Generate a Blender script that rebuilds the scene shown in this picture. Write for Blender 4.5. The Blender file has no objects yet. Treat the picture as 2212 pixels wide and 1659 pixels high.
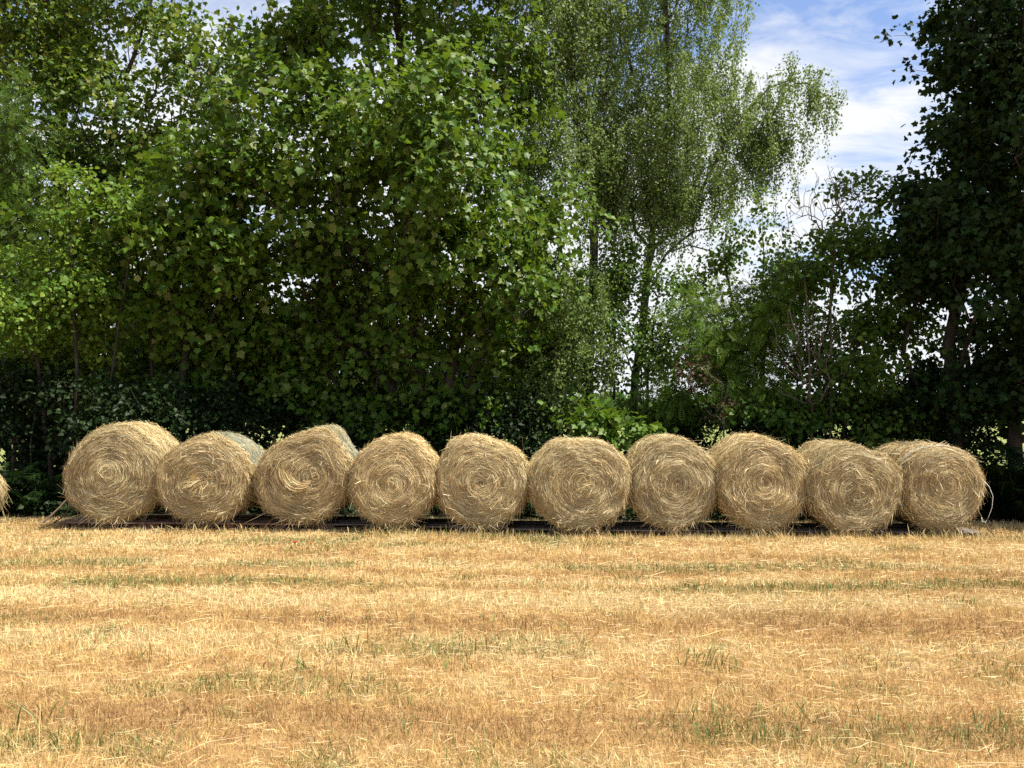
import bpy, math, random
import numpy as np
from mathutils import Matrix, Vector

# ------------------------------------------------------------------ scene, camera, sky, sun
sc = bpy.context.scene
col = sc.collection
F, CX, CY, EYE = 1850.0, 1106.0, 829.5, 1.6
PITCH = math.atan(58.5 / F)

cam_d = bpy.data.cameras.new('camera')
cam_d.sensor_width = 36.0
cam_d.lens = 36.0 * F / 2212.0
cam_d.clip_end = 5000
cam = bpy.data.objects.new('camera', cam_d)
cam.location = (0, 0, EYE)
cam.rotation_euler = (math.pi / 2 + PITCH, 0, 0)
col.objects.link(cam)
sc.camera = cam

SUN = Vector((0.46, -0.13, 0.88)).normalized()          # towards the sun
SUN_EL = math.asin(SUN.z)
SUN_AZ = math.atan2(SUN.x, SUN.y)

world = bpy.data.worlds.new('World')
sc.world = world
world.use_nodes = True
wn, wl = world.node_tree.nodes, world.node_tree.links
wn.clear()
w_out = wn.new('ShaderNodeOutputWorld')
w_bg = wn.new('ShaderNodeBackground')
w_bg.inputs['Strength'].default_value = 0.078
sky = wn.new('ShaderNodeTexSky')
sky.sky_type = 'NISHITA'
sky.sun_disc = False
sky.sun_elevation = SUN_EL
sky.sun_rotation = SUN_AZ
sky.air_density = 1.0
sky.dust_density = 0.6
sky.ozone_density = 2.0
tc = wn.new('ShaderNodeTexCoord')
sep = wn.new('ShaderNodeSeparateXYZ')
wl.new(tc.outputs['Generated'], sep.inputs[0])


def wmath(op, a, b=None, c=None):
    n = wn.new('ShaderNodeMath')
    n.operation = op
    for i, v in enumerate((a, b, c)):
        if v is None:
            continue
        if isinstance(v, (int, float)):
            n.inputs[i].default_value = v
        else:
            wl.new(v, n.inputs[i])
    return n.outputs[0]


zz = wmath('ADD', wmath('MAXIMUM', sep.outputs['Z'], 0.0), 0.16)
comb = wn.new('ShaderNodeCombineXYZ')
wl.new(wmath('DIVIDE', sep.outputs['X'], zz), comb.inputs[0])
wl.new(wmath('DIVIDE', sep.outputs['Y'], zz), comb.inputs[1])


def wnoise(scale, detail, rough, dist, loc=(0, 0, 0), sc3=(1, 1, 1)):
    m = wn.new('ShaderNodeMapping')
    m.inputs['Location'].default_value = loc
    m.inputs['Scale'].default_value = sc3
    m.inputs['Rotation'].default_value = (0, 0, 0.5)
    wl.new(comb.outputs[0], m.inputs[0])
    n = wn.new('ShaderNodeTexNoise')
    n.inputs['Scale'].default_value = scale
    n.inputs['Detail'].default_value = detail
    n.inputs['Roughness'].default_value = rough
    n.inputs['Distortion'].default_value = dist
    wl.new(m.outputs[0], n.inputs['Vector'])
    return n.outputs['Fac']


n_big = wnoise(0.75, 6, 0.55, 0.3, (3.1, 1.7, 0))
n_rip = wnoise(3.4, 6, 0.62, 0.5, (0.3, 5.7, 0), (1.0, 1.7, 1))
cl = wmath('ADD', wmath('MULTIPLY', n_big, 0.60), wmath('MULTIPLY', n_rip, 0.52))
low = wmath('MULTIPLY', wmath('SUBTRACT', 0.42, sep.outputs['Z']), 0.42)
cl = wmath('ADD', cl, wmath('MAXIMUM', low, 0.0))
ramp = wn.new('ShaderNodeValToRGB')
ramp.color_ramp.elements[0].position = 0.49
ramp.color_ramp.elements[0].color = (0.12, 0.12, 0.12, 1)
ramp.color_ramp.elements[1].position = 0.67
ramp.color_ramp.elements[1].color = (1, 1, 1, 1)
wl.new(cl, ramp.inputs[0])
mix = wn.new('ShaderNodeMix')
mix.data_type = 'RGBA'
wl.new(ramp.outputs[0], mix.inputs[0])
hs = wn.new('ShaderNodeMix')
hs.data_type = 'RGBA'
hs.blend_type = 'MULTIPLY'
hs.inputs[0].default_value = 1.0
hs.inputs[7].default_value = (0.95, 1.1, 1.35, 1)
wl.new(sky.outputs[0], hs.inputs[6])
wl.new(hs.outputs[2], mix.inputs[6])
mix.inputs[7].default_value = (6.6, 6.75, 7.0, 1)
wl.new(mix.outputs[2], w_bg.inputs['Color'])
wl.new(w_bg.outputs[0], w_out.inputs['Surface'])

sun_d = bpy.data.lights.new('sun', 'SUN')
sun_d.energy = 5.0
sun_d.angle = math.radians(0.55)
sun_d.color = (1.0, 0.94, 0.84)
sun = bpy.data.objects.new('sun', sun_d)
sun.rotation_euler = SUN.to_track_quat('Z', 'Y').to_euler()
sun.location = (10, -8, 25)
col.objects.link(sun)

sc.view_settings.view_transform = 'Standard'
sc.view_settings.look = 'None'
sc.view_settings.exposure = 0.95
sc.view_settings.gamma = 1.0
sc.view_settings.use_curve_mapping = False
sc.cycles.max_bounces = 6
sc.cycles.diffuse_bounces = 3
sc.cycles.glossy_bounces = 2
sc.cycles.transmission_bounces = 4
sc.cycles.use_denoising = False


# ------------------------------------------------------------------ helpers
def at(px, py, Y):
    """World point at depth Y seen in direction (px, py) of a 2212 x 1659 view."""
    dx, dy = (px - CX) / F, (CY - py) / F
    y = math.cos(PITCH) - dy * math.sin(PITCH)
    z = math.sin(PITCH) + dy * math.cos(PITCH)
    return np.array([dx * Y / y, Y, EYE + z * Y / y])


def project(P):
    """pixel coordinates of world points (n,3)"""
    d = P - np.array([0, 0, EYE])
    yc = d[:, 1] * math.cos(PITCH) + d[:, 2] * math.sin(PITCH)
    zc = -d[:, 1] * math.sin(PITCH) + d[:, 2] * math.cos(PITCH)
    return CX + F * d[:, 0] / yc, CY - F * zc / yc


def unit(v):
    return v / np.maximum(np.linalg.norm(v, axis=-1, keepdims=True), 1e-9)


def value_noise(x, y, seed=0, scale=1.0):
    g = np.random.default_rng(seed).random((64, 64))
    x, y = np.asarray(x) * scale, np.asarray(y) * scale
    ix, iy = np.floor(x).astype(int), np.floor(y).astype(int)
    fx, fy = x - ix, y - iy
    fx, fy = fx * fx * (3 - 2 * fx), fy * fy * (3 - 2 * fy)
    a, b = g[ix % 64, iy % 64], g[(ix + 1) % 64, iy % 64]
    c, d = g[ix % 64, (iy + 1) % 64], g[(ix + 1) % 64, (iy + 1) % 64]
    return (a * (1 - fx) + b * fx) * (1 - fy) + (c * (1 - fx) + d * fx) * fy


def smooth(v, a, b):
    t = np.clip((np.asarray(v, dtype=float) - a) / (b - a), 0, 1)
    return t * t * (3 - 2 * t)


def ground_z(x, y):
    x, y = np.asarray(x, dtype=float), np.asarray(y, dtype=float)
    near = (1 - smooth(np.abs(x), 11, 16)) * (1 - smooth(y, 17, 24))
    h = 0.014 * np.sin(y * 1.9 + 0.7 * np.sin(x * 0.35)) + 0.012 * np.sin(x * 0.8 + 1.0 + 0.3 * y)
    h = h * (1 - smooth(y, 10.2, 11.0))
    dip = -0.05 * smooth(x, -2.0, 1.0) * smooth(y, 10.55, 10.95)
    return (h + dip) * near


def make_mesh(name, V, T, smooth_shade=False, attrs=None):
    me = bpy.data.meshes.new(name)
    V = np.ascontiguousarray(V, dtype=np.float32)
    T = np.ascontiguousarray(T, dtype=np.int32)
    k = T.shape[1]
    me.vertices.add(len(V))
    me.vertices.foreach_set('co', V.ravel())
    me.loops.add(T.size)
    me.loops.foreach_set('vertex_index', T.ravel())
    me.polygons.add(len(T))
    me.polygons.foreach_set('loop_start', np.arange(0, T.size, k, dtype=np.int32))
    if smooth_shade:
        me.polygons.foreach_set('use_smooth', np.ones(len(T), dtype=bool))
    for an, av in (attrs or {}).items():
        av = np.asarray(av, dtype=np.float32)
        if av.ndim == 1:
            me.attributes.new(an, 'FLOAT', 'POINT').data.foreach_set('value', av)
        else:
            c4 = np.ones((len(av), 4), dtype=np.float32)
            c4[:, :3] = av
            me.attributes.new(an, 'FLOAT_COLOR', 'POINT').data.foreach_set('color', c4.ravel())
    me.update(calc_edges=True)
    return me


def link(name, data, mat=None, parent=None, **props):
    o = bpy.data.objects.new(name, data)
    col.objects.link(o)
    if mat is not None and not data.materials:
        data.materials.append(mat)
    if parent is not None:
        o.parent = parent
    for k, v in props.items():
        o[k] = v
    return o


def thing(name, label, category, loc=(0, 0, 0), group=None, rz=0.0):
    o = bpy.data.objects.new(name, None)
    o.empty_display_size = 0.2
    col.objects.link(o)
    o.location = loc
    o.rotation_euler = (0, 0, rz)
    o['label'] = label
    o['category'] = category
    if group:
        o['group'] = group
    return o


def instances(tv, tf, pos, R, scale):
    n, nv = len(pos), len(tv)
    V = np.einsum('nij,vj->nvi', R, tv) * scale[:, None, None] + pos[:, None, :]
    T = tf[None] + (np.arange(n) * nv)[:, None, None]
    return V.reshape(-1, 3), T.reshape(-1, tf.shape[1])


def frames(d, nrm):
    y = unit(d)
    z = unit(nrm - (nrm * y).sum(-1, keepdims=True) * y)
    x = np.cross(y, z)
    return np.stack([x, y, z], axis=-1)


def strips(P, W):
    """ribbons: P (n,k,3) centre points, W (n,k,3) half-width vectors -> verts, tris"""
    n, k = P.shape[:2]
    V = np.stack([P - W, P + W], axis=2).reshape(-1, 3)
    base = (np.arange(n) * k * 2)[:, None, None]
    seg = (np.arange(k - 1) * 2)[None, :, None]
    q = base + seg + np.array([0, 1, 3])[None, None]
    q2 = base + seg + np.array([0, 3, 2])[None, None]
    return V, np.concatenate([q.reshape(-1, 3), q2.reshape(-1, 3)])


def box(sx, sy, sz, c=(0, 0, 0), bev=0.0, rng=None):
    """box with chamfered long edges as (verts, quads) for a plank"""
    hx, hy, hz = sx / 2, sy / 2, sz / 2
    b = min(bev, hx * .9, hy * .9, hz * .9)
    ring = [(-hy + b, -hz), (hy - b, -hz), (hy, -hz + b), (hy, hz - b), (hy - b, hz), (-hy + b, hz), (-hy, hz - b), (-hy, -hz + b)]
    V = [(x, y, z) for x in (-hx, hx) for y, z in ring] + [(-hx, 0, 0), (hx, 0, 0)]
    T = []
    for i in range(8):
        j = (i + 1) % 8
        T += [(i, 8 + i, 8 + j), (i, 8 + j, j), (16, i, j)[::1], (17, 8 + j, 8 + i)]
    return np.array(V) + np.array(c), np.array(T)


def tube(points, radii, sides=6):
    P = np.array(points, dtype=float)
    r = np.array(radii, dtype=float)
    t = unit(np.gradient(P, axis=0))
    ref = np.where(np.abs(t[:, 2:3]) > 0.9, [[1.0, 0, 0]], [[0, 0, 1.0]])
    a = unit(np.cross(t, ref))
    b = np.cross(t, a)
    th = np.arange(sides) / sides * 2 * math.pi
    V = P[:, None] + r[:, None, None] * (a[:, None] * np.cos(th)[None, :, None] + b[:, None] * np.sin(th)[None, :, None])
    n = len(P)
    T = []
    for i in range(n - 1):
        for j in range(sides):
            k = (j + 1) % sides
            p, q, s, u = i * sides + j, i * sides + k, (i + 1) * sides + k, (i + 1) * sides + j
            T += [(p, q, s), (p, s, u)]
    V = V.reshape(-1, 3)
    V = np.vstack([V, P[0], P[-1]])
    for j in range(sides):
        k = (j + 1) % sides
        T += [(len(V) - 2, k, j), (len(V) - 1, (n - 1) * sides + j, (n - 1) * sides + k)]
    return V, np.array(T)


def join(parts):
    Vs, Ts, o = [], [], 0
    for V, T in parts:
        Vs.append(V)
        Ts.append(T + o)
        o += len(V)
    return np.vstack(Vs), np.vstack(Ts)


# ------------------------------------------------------------------ materials
def new_mat(name):
    m = bpy.data.materials.new(name)
    m.use_nodes = True
    nt = m.node_tree
    nt.nodes.clear()
    return m, nt.nodes, nt.links


def ramp_node(N, stops):
    r = N.new('ShaderNodeValToRGB')
    e = r.color_ramp.elements
    while len(e) < len(stops):
        e.new(0.5)
    for el, (p, c) in zip(e, stops):
        el.position = p
        el.color = (*c, 1)
    return r


def leaf_mat(name, stops, trans=0.32, tcol=(0.25, 0.36, 0.05), rough=0.48, spec=0.22):
    m, N, L = new_mat(name)
    at_ = N.new('ShaderNodeAttribute')
    at_.attribute_name = 'rnd'
    oi = N.new('ShaderNodeObjectInfo')
    ad = N.new('ShaderNodeMath')
    ad.operation = 'ADD'
    L.new(at_.outputs['Fac'], ad.inputs[0])
    L.new(oi.outputs['Random'], ad.inputs[1])
    fr = N.new('ShaderNodeMath')
    fr.operation = 'FRACT'
    L.new(ad.outputs[0], fr.inputs[0])
    rp = ramp_node(N, stops)
    L.new(fr.outputs[0], rp.inputs[0])
    b = N.new('ShaderNodeBsdfPrincipled')
    b.inputs['Roughness'].default_value = rough
    b.inputs['Specular IOR Level'].default_value = spec
    L.new(rp.outputs[0], b.inputs['Base Color'])
    tr = N.new('ShaderNodeBsdfTranslucent')
    mx = N.new('ShaderNodeMix')
    mx.data_type = 'RGBA'
    mx.inputs[0].default_value = 0.6
    L.new(rp.outputs[0], mx.inputs[6])
    mx.inputs[7].default_value = (*tcol, 1)
    L.new(mx.outputs[2], tr.inputs['Color'])
    ms = N.new('ShaderNodeMixShader')
    ms.inputs[0].default_value = trans
    L.new(b.outputs[0], ms.inputs[1])
    L.new(tr.outputs[0], ms.inputs[2])
    o = N.new('ShaderNodeOutputMaterial')
    L.new(ms.outputs[0], o.inputs['Surface'])
    return m


def col_mat(name, rough=0.6, spec=0.3, trans=0.0):
    """colour from the per-straw colour attribute"""
    m, N, L = new_mat(name)
    a = N.new('ShaderNodeAttribute')
    a.attribute_name = 'col'
    b = N.new('ShaderNodeBsdfPrincipled')
    b.inputs['Roughness'].default_value = rough
    b.inputs['Specular IOR Level'].default_value = spec
    L.new(a.outputs['Color'], b.inputs['Base Color'])
    o = N.new('ShaderNodeOutputMaterial')
    if trans > 0:
        tr = N.new('ShaderNodeBsdfTranslucent')
        L.new(a.outputs['Color'], tr.inputs['Color'])
        ms = N.new('ShaderNodeMixShader')
        ms.inputs[0].default_value = trans
        L.new(b.outputs[0], ms.inputs[1])
        L.new(tr.outputs[0], ms.inputs[2])
        L.new(ms.outputs[0], o.inputs['Surface'])
    else:
        L.new(b.outputs[0], o.inputs['Surface'])
    return m


def noise_mat(name, stops, scale=(6, 6, 6), detail=6, rough=0.8, bump=0.3, spec=0.2):
    m, N, L = new_mat(name)
    t = N.new('ShaderNodeTexCoord')
    mp = N.new('ShaderNodeMapping')
    mp.inputs['Scale'].default_value = scale
    L.new(t.outputs['Object'], mp.inputs[0])
    n = N.new('ShaderNodeTexNoise')
    n.inputs['Scale'].default_value = 1.0
    n.inputs['Detail'].default_value = detail
    n.inputs['Roughness'].default_value = 0.65
    L.new(mp.outputs[0], n.inputs['Vector'])
    r = ramp_node(N, stops)
    L.new(n.outputs['Fac'], r.inputs[0])
    b = N.new('ShaderNodeBsdfPrincipled')
    b.inputs['Roughness'].default_value = rough
    b.inputs['Specular IOR Level'].default_value = spec
    L.new(r.outputs[0], b.inputs['Base Color'])
    bp = N.new('ShaderNodeBump')
    bp.inputs['Strength'].default_value = bump
    bp.inputs['Distance'].default_value = 0.02
    L.new(n.outputs['Fac'], bp.inputs['Height'])
    L.new(bp.outputs[0], b.inputs['Normal'])
    o = N.new('ShaderNodeOutputMaterial')
    L.new(b.outputs[0], o.inputs['Surface'])
    return m


M = {}
M['maple'] = leaf_mat('maple_leaf', [(0.0, (0.0423, 0.0961, 0.0090)), (0.45, (0.0676, 0.1376, 0.0108)), (0.8, (0.0978, 0.1699, 0.0148)), (0.92, (0.1522, 0.2040, 0.0412)), (1.0, (0.1860, 0.2326, 0.0742))], trans=0.30, tcol=(0.2368, 0.3490, 0.0223))
M['maple_yellow'] = leaf_mat('maple_leaf_light', [(0.0, (0.0428, 0.0918, 0.0102)), (0.5, (0.0632, 0.1174, 0.0122)), (0.82, (0.0918, 0.1478, 0.0174)), (0.9, (0.2244, 0.2448, 0.0510)), (1.0, (0.2652, 0.2806, 0.0612))], trans=0.34, tcol=(0.2652, 0.3672, 0.0256))
M['maple_shade_dark'] = leaf_mat('maple_leaf_shade_dark', [(0.0, (0.0144, 0.0324, 0.0079)), (0.6, (0.0194, 0.0439, 0.0094)), (1.0, (0.0295, 0.0598, 0.0130))], trans=0.15, tcol=(0.0389, 0.0778, 0.0130), spec=0.12, rough=0.6)  # maple green darkened to stand in for shade
M['light_shrub'] = leaf_mat('light_shrub_leaf', [(0.0, (0.07, 0.15, 0.018)), (0.6, (0.12, 0.215, 0.024)), (1.0, (0.22, 0.30, 0.04))], trans=0.38, tcol=(0.32, 0.44, 0.04), spec=.18)
M['ash'] = leaf_mat('ash_leaflet', [(0.0, (0.0375, 0.0810, 0.0083)), (1.0, (0.0645, 0.1147, 0.0120))], trans=0.3, spec=.12)
M['birch'] = leaf_mat('birch_leaf', [(0.0, (0.095, 0.165, 0.032)), (0.6, (0.145, 0.225, 0.052)), (1.0, (0.225, 0.295, 0.10))], trans=0.40, tcol=(0.32, 0.42, 0.08))
M['rowan'] = leaf_mat('rowan_leaflet', [(0.0, (0.0595, 0.1190, 0.0153)), (0.6, (0.0850, 0.1573, 0.0187)), (1.0, (0.1275, 0.1997, 0.0306))], trans=0.34, spec=.1)
M['hazel'] = leaf_mat('hazel_leaf', [(0.0, (0.0344, 0.0820, 0.0131)), (0.6, (0.0558, 0.1164, 0.0156)), (1.0, (0.1123, 0.1812, 0.0221))], trans=0.34, spec=.15)
M['shade_dark_shrub'] = leaf_mat('shade_dark_shrub_leaf', [(0.0, (0.0080, 0.0192, 0.0048)), (0.7, (0.0136, 0.0288, 0.0064)), (1.0, (0.0240, 0.0440, 0.0104))], trans=0.12, tcol=(0.0400, 0.0720, 0.0160), spec=0.12)  # leaf green lowered to carry the shade behind the bales
M['fern'] = leaf_mat('shade_dark_frond', [(0.0, (0.0110, 0.0263, 0.0059)), (0.7, (0.0170, 0.0382, 0.0085)), (1.0, (0.0263, 0.0536, 0.0110))], trans=0.15, tcol=(0.0382, 0.0765, 0.0110), spec=0.15)  # frond green lowered in place of shade from overhead
M['dead_leaf'] = leaf_mat('withered_leaf', [(0.0, (0.0540, 0.0315, 0.0162)), (1.0, (0.0990, 0.0612, 0.0342))], trans=0.2, tcol=(0.1620, 0.0810, 0.0243))
M['bark'] = noise_mat('bark', [(0.3, (0.028, 0.022, 0.017)), (0.55, (0.06, 0.048, 0.037)), (0.8, (0.11, 0.095, 0.075))], (14, 14, 4), bump=0.6)
M['birch_bark'] = noise_mat('birch_bark', [(0.38, (0.02, 0.018, 0.016)), (0.55, (0.09, 0.08, 0.07)), (0.72, (0.22, 0.21, 0.19))], (5, 5, 9), bump=0.5)
M['twig'] = noise_mat('dead_twig', [(0.3, (0.09, 0.07, 0.052)), (0.7, (0.19, 0.155, 0.115))], (20, 20, 8))
M['straw'] = col_mat('straw', 0.5, 0.35, 0.12)
M['grass'] = col_mat('grass_blade', 0.55, 0.3, 0.2)
M['hay_core'] = noise_mat('hay_core', [(0.25, (0.20, 0.14, 0.065)), (0.5, (0.34, 0.25, 0.12)), (0.75, (0.48, 0.36, 0.185))], (30, 30, 30), bump=0.8)
M['pallet_red'] = noise_mat('pallet_brown_wood', [(0.3, (0.13, 0.075, 0.048)), (0.6, (0.22, 0.135, 0.09)), (0.85, (0.32, 0.21, 0.15))], (3, 30, 30), bump=0.3)
M['pallet_grey'] = noise_mat('pallet_grey_wood', [(0.3, (0.08, 0.065, 0.05)), (0.6, (0.16, 0.135, 0.11)), (0.85, (0.27, 0.235, 0.20))], (3, 30, 30), bump=0.3)
M['pole'] = noise_mat('weathered_pole', [(0.3, (0.07, 0.045, 0.03)), (0.7, (0.17, 0.115, 0.08))], (20, 20, 5))
M['twine'] = noise_mat('white_twine', [(0.3, (0.5, 0.5, 0.46)), (0.7, (0.72, 0.72, 0.68))], (40, 40, 40))
M['net'] = noise_mat('pale_net', [(0.3, (0.20, 0.23, 0.19)), (0.7, (0.32, 0.35, 0.29))], (20, 20, 20))
M['poppy'] = noise_mat('poppy_petal', [(0.3, (0.62, 0.035, 0.02)), (0.7, (0.75, 0.07, 0.03))], (30, 30, 30), rough=0.5, bump=0.05)
M['poppy_orange'] = noise_mat('poppy_petal_orange', [(0.3, (0.68, 0.12, 0.02)), (0.7, (0.8, 0.2, 0.04))], (30, 30, 30), rough=0.5, bump=0.05)
M['stem'] = noise_mat('green_stem', [(0.3, (0.05, 0.09, 0.02)), (0.7, (0.09, 0.14, 0.04))], (30, 30, 30))


def field_mat():
    m, N, L = new_mat('field_ground')
    g = N.new('ShaderNodeNewGeometry')
    s = N.new('ShaderNodeSeparateXYZ')
    L.new(g.outputs['Position'], s.inputs[0])

    def nz(scale, sc3=(1, 1, 1), detail=5):
        mp = N.new('ShaderNodeMapping')
        mp.inputs['Scale'].default_value = sc3
        L.new(g.outputs['Position'], mp.inputs[0])
        n = N.new('ShaderNodeTexNoise')
        n.inputs['Scale'].default_value = scale
        n.inputs['Detail'].default_value = detail
        n.inputs['Roughness'].default_value = 0.6
        L.new(mp.outputs[0], n.inputs['Vector'])
        return n.outputs['Fac']

    def mixc(f, a, b):
        x = N.new('ShaderNodeMix')
        x.data_type = 'RGBA'
        L.new(f, x.inputs[0])
        for i, v in ((6, a), (7, b)):
            if isinstance(v, tuple):
                x.inputs[i].default_value = (*v, 1)
            else:
                L.new(v, x.inputs[i])
        return x.outputs[2]

    def mth(op, a, b):
        n = N.new('ShaderNodeMath')
        n.operation = op
        for i, v in enumerate((a, b)):
            if isinstance(v, (int, float)):
                n.inputs[i].default_value = v
            else:
                L.new(v, n.inputs[i])
        return n.outputs[0]

    fine = ramp_node(N, [(0.3, (0.17, 0.095, 0.04)), (0.55, (0.30, 0.18, 0.075)), (0.8, (0.42, 0.28, 0.12))])
    L.new(nz(14, (0.5, 1, 1), 8), fine.inputs[0])
    shade_litter = ramp_node(N, [(0.3, (0.012, 0.011, 0.007)), (0.55, (0.026, 0.024, 0.013)), (0.8, (0.05, 0.04, 0.022))])  # leaf litter, colour darkened further for shade behind the bales
    L.new(nz(9, (1, 1, 1), 8), shade_litter.inputs[0])
    meadow = ramp_node(N, [(0.3, (0.13, 0.17, 0.04)), (0.6, (0.23, 0.24, 0.08)), (0.85, (0.33, 0.30, 0.13))])
    L.new(nz(0.25, (0.4, 1, 1), 6), meadow.inputs[0])
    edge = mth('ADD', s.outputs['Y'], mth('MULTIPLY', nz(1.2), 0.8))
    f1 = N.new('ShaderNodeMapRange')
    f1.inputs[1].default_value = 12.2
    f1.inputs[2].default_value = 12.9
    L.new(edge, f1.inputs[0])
    f2 = N.new('ShaderNodeMapRange')
    f2.inputs[1].default_value = 23
    f2.inputs[2].default_value = 26
    L.new(edge, f2.inputs[0])
    c = mixc(f1.outputs[0], fine.outputs[0], shade_litter.outputs[0])
    c = mixc(f2.outputs[0], c, meadow.outputs[0])
    b = N.new('ShaderNodeBsdfPrincipled')
    b.inputs['Roughness'].default_value = 0.9
    b.inputs['Specular IOR Level'].default_value = 0.1
    L.new(c, b.inputs['Base Color'])
    bp = N.new('ShaderNodeBump')
    bp.inputs['Strength'].default_value = 0.5
    bp.inputs['Distance'].default_value = 0.03
    L.new(nz(25, (0.6, 1, 1), 8), bp.inputs['Height'])
    L.new(bp.outputs[0], b.inputs['Normal'])
    o = N.new('ShaderNodeOutputMaterial')
    L.new(b.outputs[0], o.inputs['Surface'])
    return m


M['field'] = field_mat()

# ------------------------------------------------------------------ ground
gx = np.concatenate([-np.geomspace(1600, 13, 22), np.arange(-12.5, 12.51, 0.2), np.geomspace(13, 1600, 22)])
gy = np.concatenate([-np.geomspace(300, 1, 12), np.arange(0, 16.01, 0.2), np.geomspace(16.4, 2500, 40)])
GX, GY = np.meshgrid(gx, gy)
GV = np.stack([GX.ravel(), GY.ravel(), ground_z(GX, GY).ravel()], -1)
nx, ny = len(gx), len(gy)
ii, jj = np.meshgrid(np.arange(nx - 1), np.arange(ny - 1))
q = (jj * nx + ii).ravel()
GT = np.stack([q, q + 1, q + nx + 1, q + nx], -1)
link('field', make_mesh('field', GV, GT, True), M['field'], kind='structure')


# ------------------------------------------------------------------ field cover: stubble, loose straw, green grass
def tone(x, y, rng):
    """colour of the mown grass at (x, y): mowing rows run along x"""
    w = y + 0.5 * (value_noise(x, y, 3, 0.35) - 0.5) + 0.04 * x
    n1 = value_noise(x, y * 2.2, 5, 0.8)
    n2 = value_noise(x, y * 2.0, 9, 2.3)
    row = .5 + 1.08 * (-.5 + np.interp(w, [3.4, 3.9, 4.35, 4.8, 5.3, 5.7, 6.1, 6.6, 6.95, 7.3, 7.75, 8.1, 8.5, 8.9, 9.4, 10, 10.6, 11.5],
                    [.66, .70, .05, .55, .34, .52, .86, .02, .60, 1.1, .38, .76, .22, .92, .30, .72, .60, .55]))
    n3 = value_noise(x, y, 27, 7.0)  # fine mottle, its darks stand in for shadow between tufts
    n4 = value_noise(x, y, 28, 17.0)
    v = np.clip(row + 0.42 * (n1 - 0.5) + 0.45 * (n2 - 0.5) + 0.5 * (n3 - 0.5) + 0.5 * (n4 - 0.5) + 0.06, 0, 1)
    c0, c1, c2, c3 = np.array([.36, .215, .08]), np.array([.54, .355, .135]), np.array([.68, .49, .20]), np.array([.78, .64, .33])
    v3 = v[:, None] * 3
    c = np.where(v3 < 1, c0 + (c1 - c0) * v3, np.where(v3 < 2, c1 + (c2 - c1) * (v3 - 1), c2 + (c3 - c2) * (v3 - 2)))
    pale = rng.random((len(x), 1)) < 0.16
    c = np.where(pale, c * .35 + .65 * np.array([.70, .55, .28]), c)
    g = green_amount(x, y)
    r = rng.random(len(x))
    gm = (r < 0.62 * g)[:, None]
    gc = np.array([.13, .16, .04]) + rng.random((len(x), 1)) * np.array([.14, .10, .035])
    c = np.where(gm, gc, c)
    p = at(1640, 1325, 6.75)
    spot = np.exp(-(((x - p[0]) / 0.75) ** 2 + ((y - 6.72) / 0.22) ** 2))
    c = c * (1 - 0.45 * spot[:, None]) + 0.45 * spot[:, None] * np.array([.14, .11, .04])
    return np.clip(c * rng.uniform(0.66, 1.27, (len(x), 1)), 0, .86)


def green_amount(x, y):
    w = y + 0.3 * (value_noise(x, y, 13, 0.5) - 0.5) + 0.03 * x
    n = value_noise(x, y * 2.5, 17, 0.9)
    n2 = value_noise(x, y, 19, 2.4)
    g = np.exp(-((w - 7.85) / 0.19) ** 2) * smooth(n, 0.08, 0.45) * 1.9
    g += np.exp(-((w - 8.9) / 0.2) ** 2) * smooth(n, 0.2, 0.55) * 1.5
    g += np.exp(-((w - 10.3) / 0.5) ** 2) * smooth(n, 0.45, 0.8) * 0.5
    g += np.exp(-((w - 4.35) / 0.2) ** 2) * smooth(n, 0.35, 0.7) * smooth(x, -1.5, 0.6) * 0.75
    g += np.exp(-((w - 3.8) / 0.25) ** 2) * smooth(n2, 0.5, 0.8) * 0.5
    g += smooth(n2 * n, 0.36, 0.65) * 0.6
    g += np.exp(-((w - 11.0) / 0.35) ** 2) * smooth(n2, 0.4, 0.75) * 0.6
    return np.clip(g, 0, 1)


def sample_field(rng, n, y0=3.3, y1=12.9, power=1.25):
    """points with density falling off with distance"""
    u = rng.random(n)
    a, b = y0 ** (2 - power), y1 ** (2 - power)
    y = (a + u * (b - a)) ** (1 / (2 - power))
    half = y * 0.60 * 1.12 + 0.7
    x = rng.uniform(-1, 1, n) * half
    return x, y


def keep_clear(x, y):
    """no growing blades where the pallets stand"""
    line = 11.62 - 0.053 * (x + 5.6)
    return ~((y > line + 0.02) & (y < line + 0.85) & (np.abs(x) < 6.2))


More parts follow.
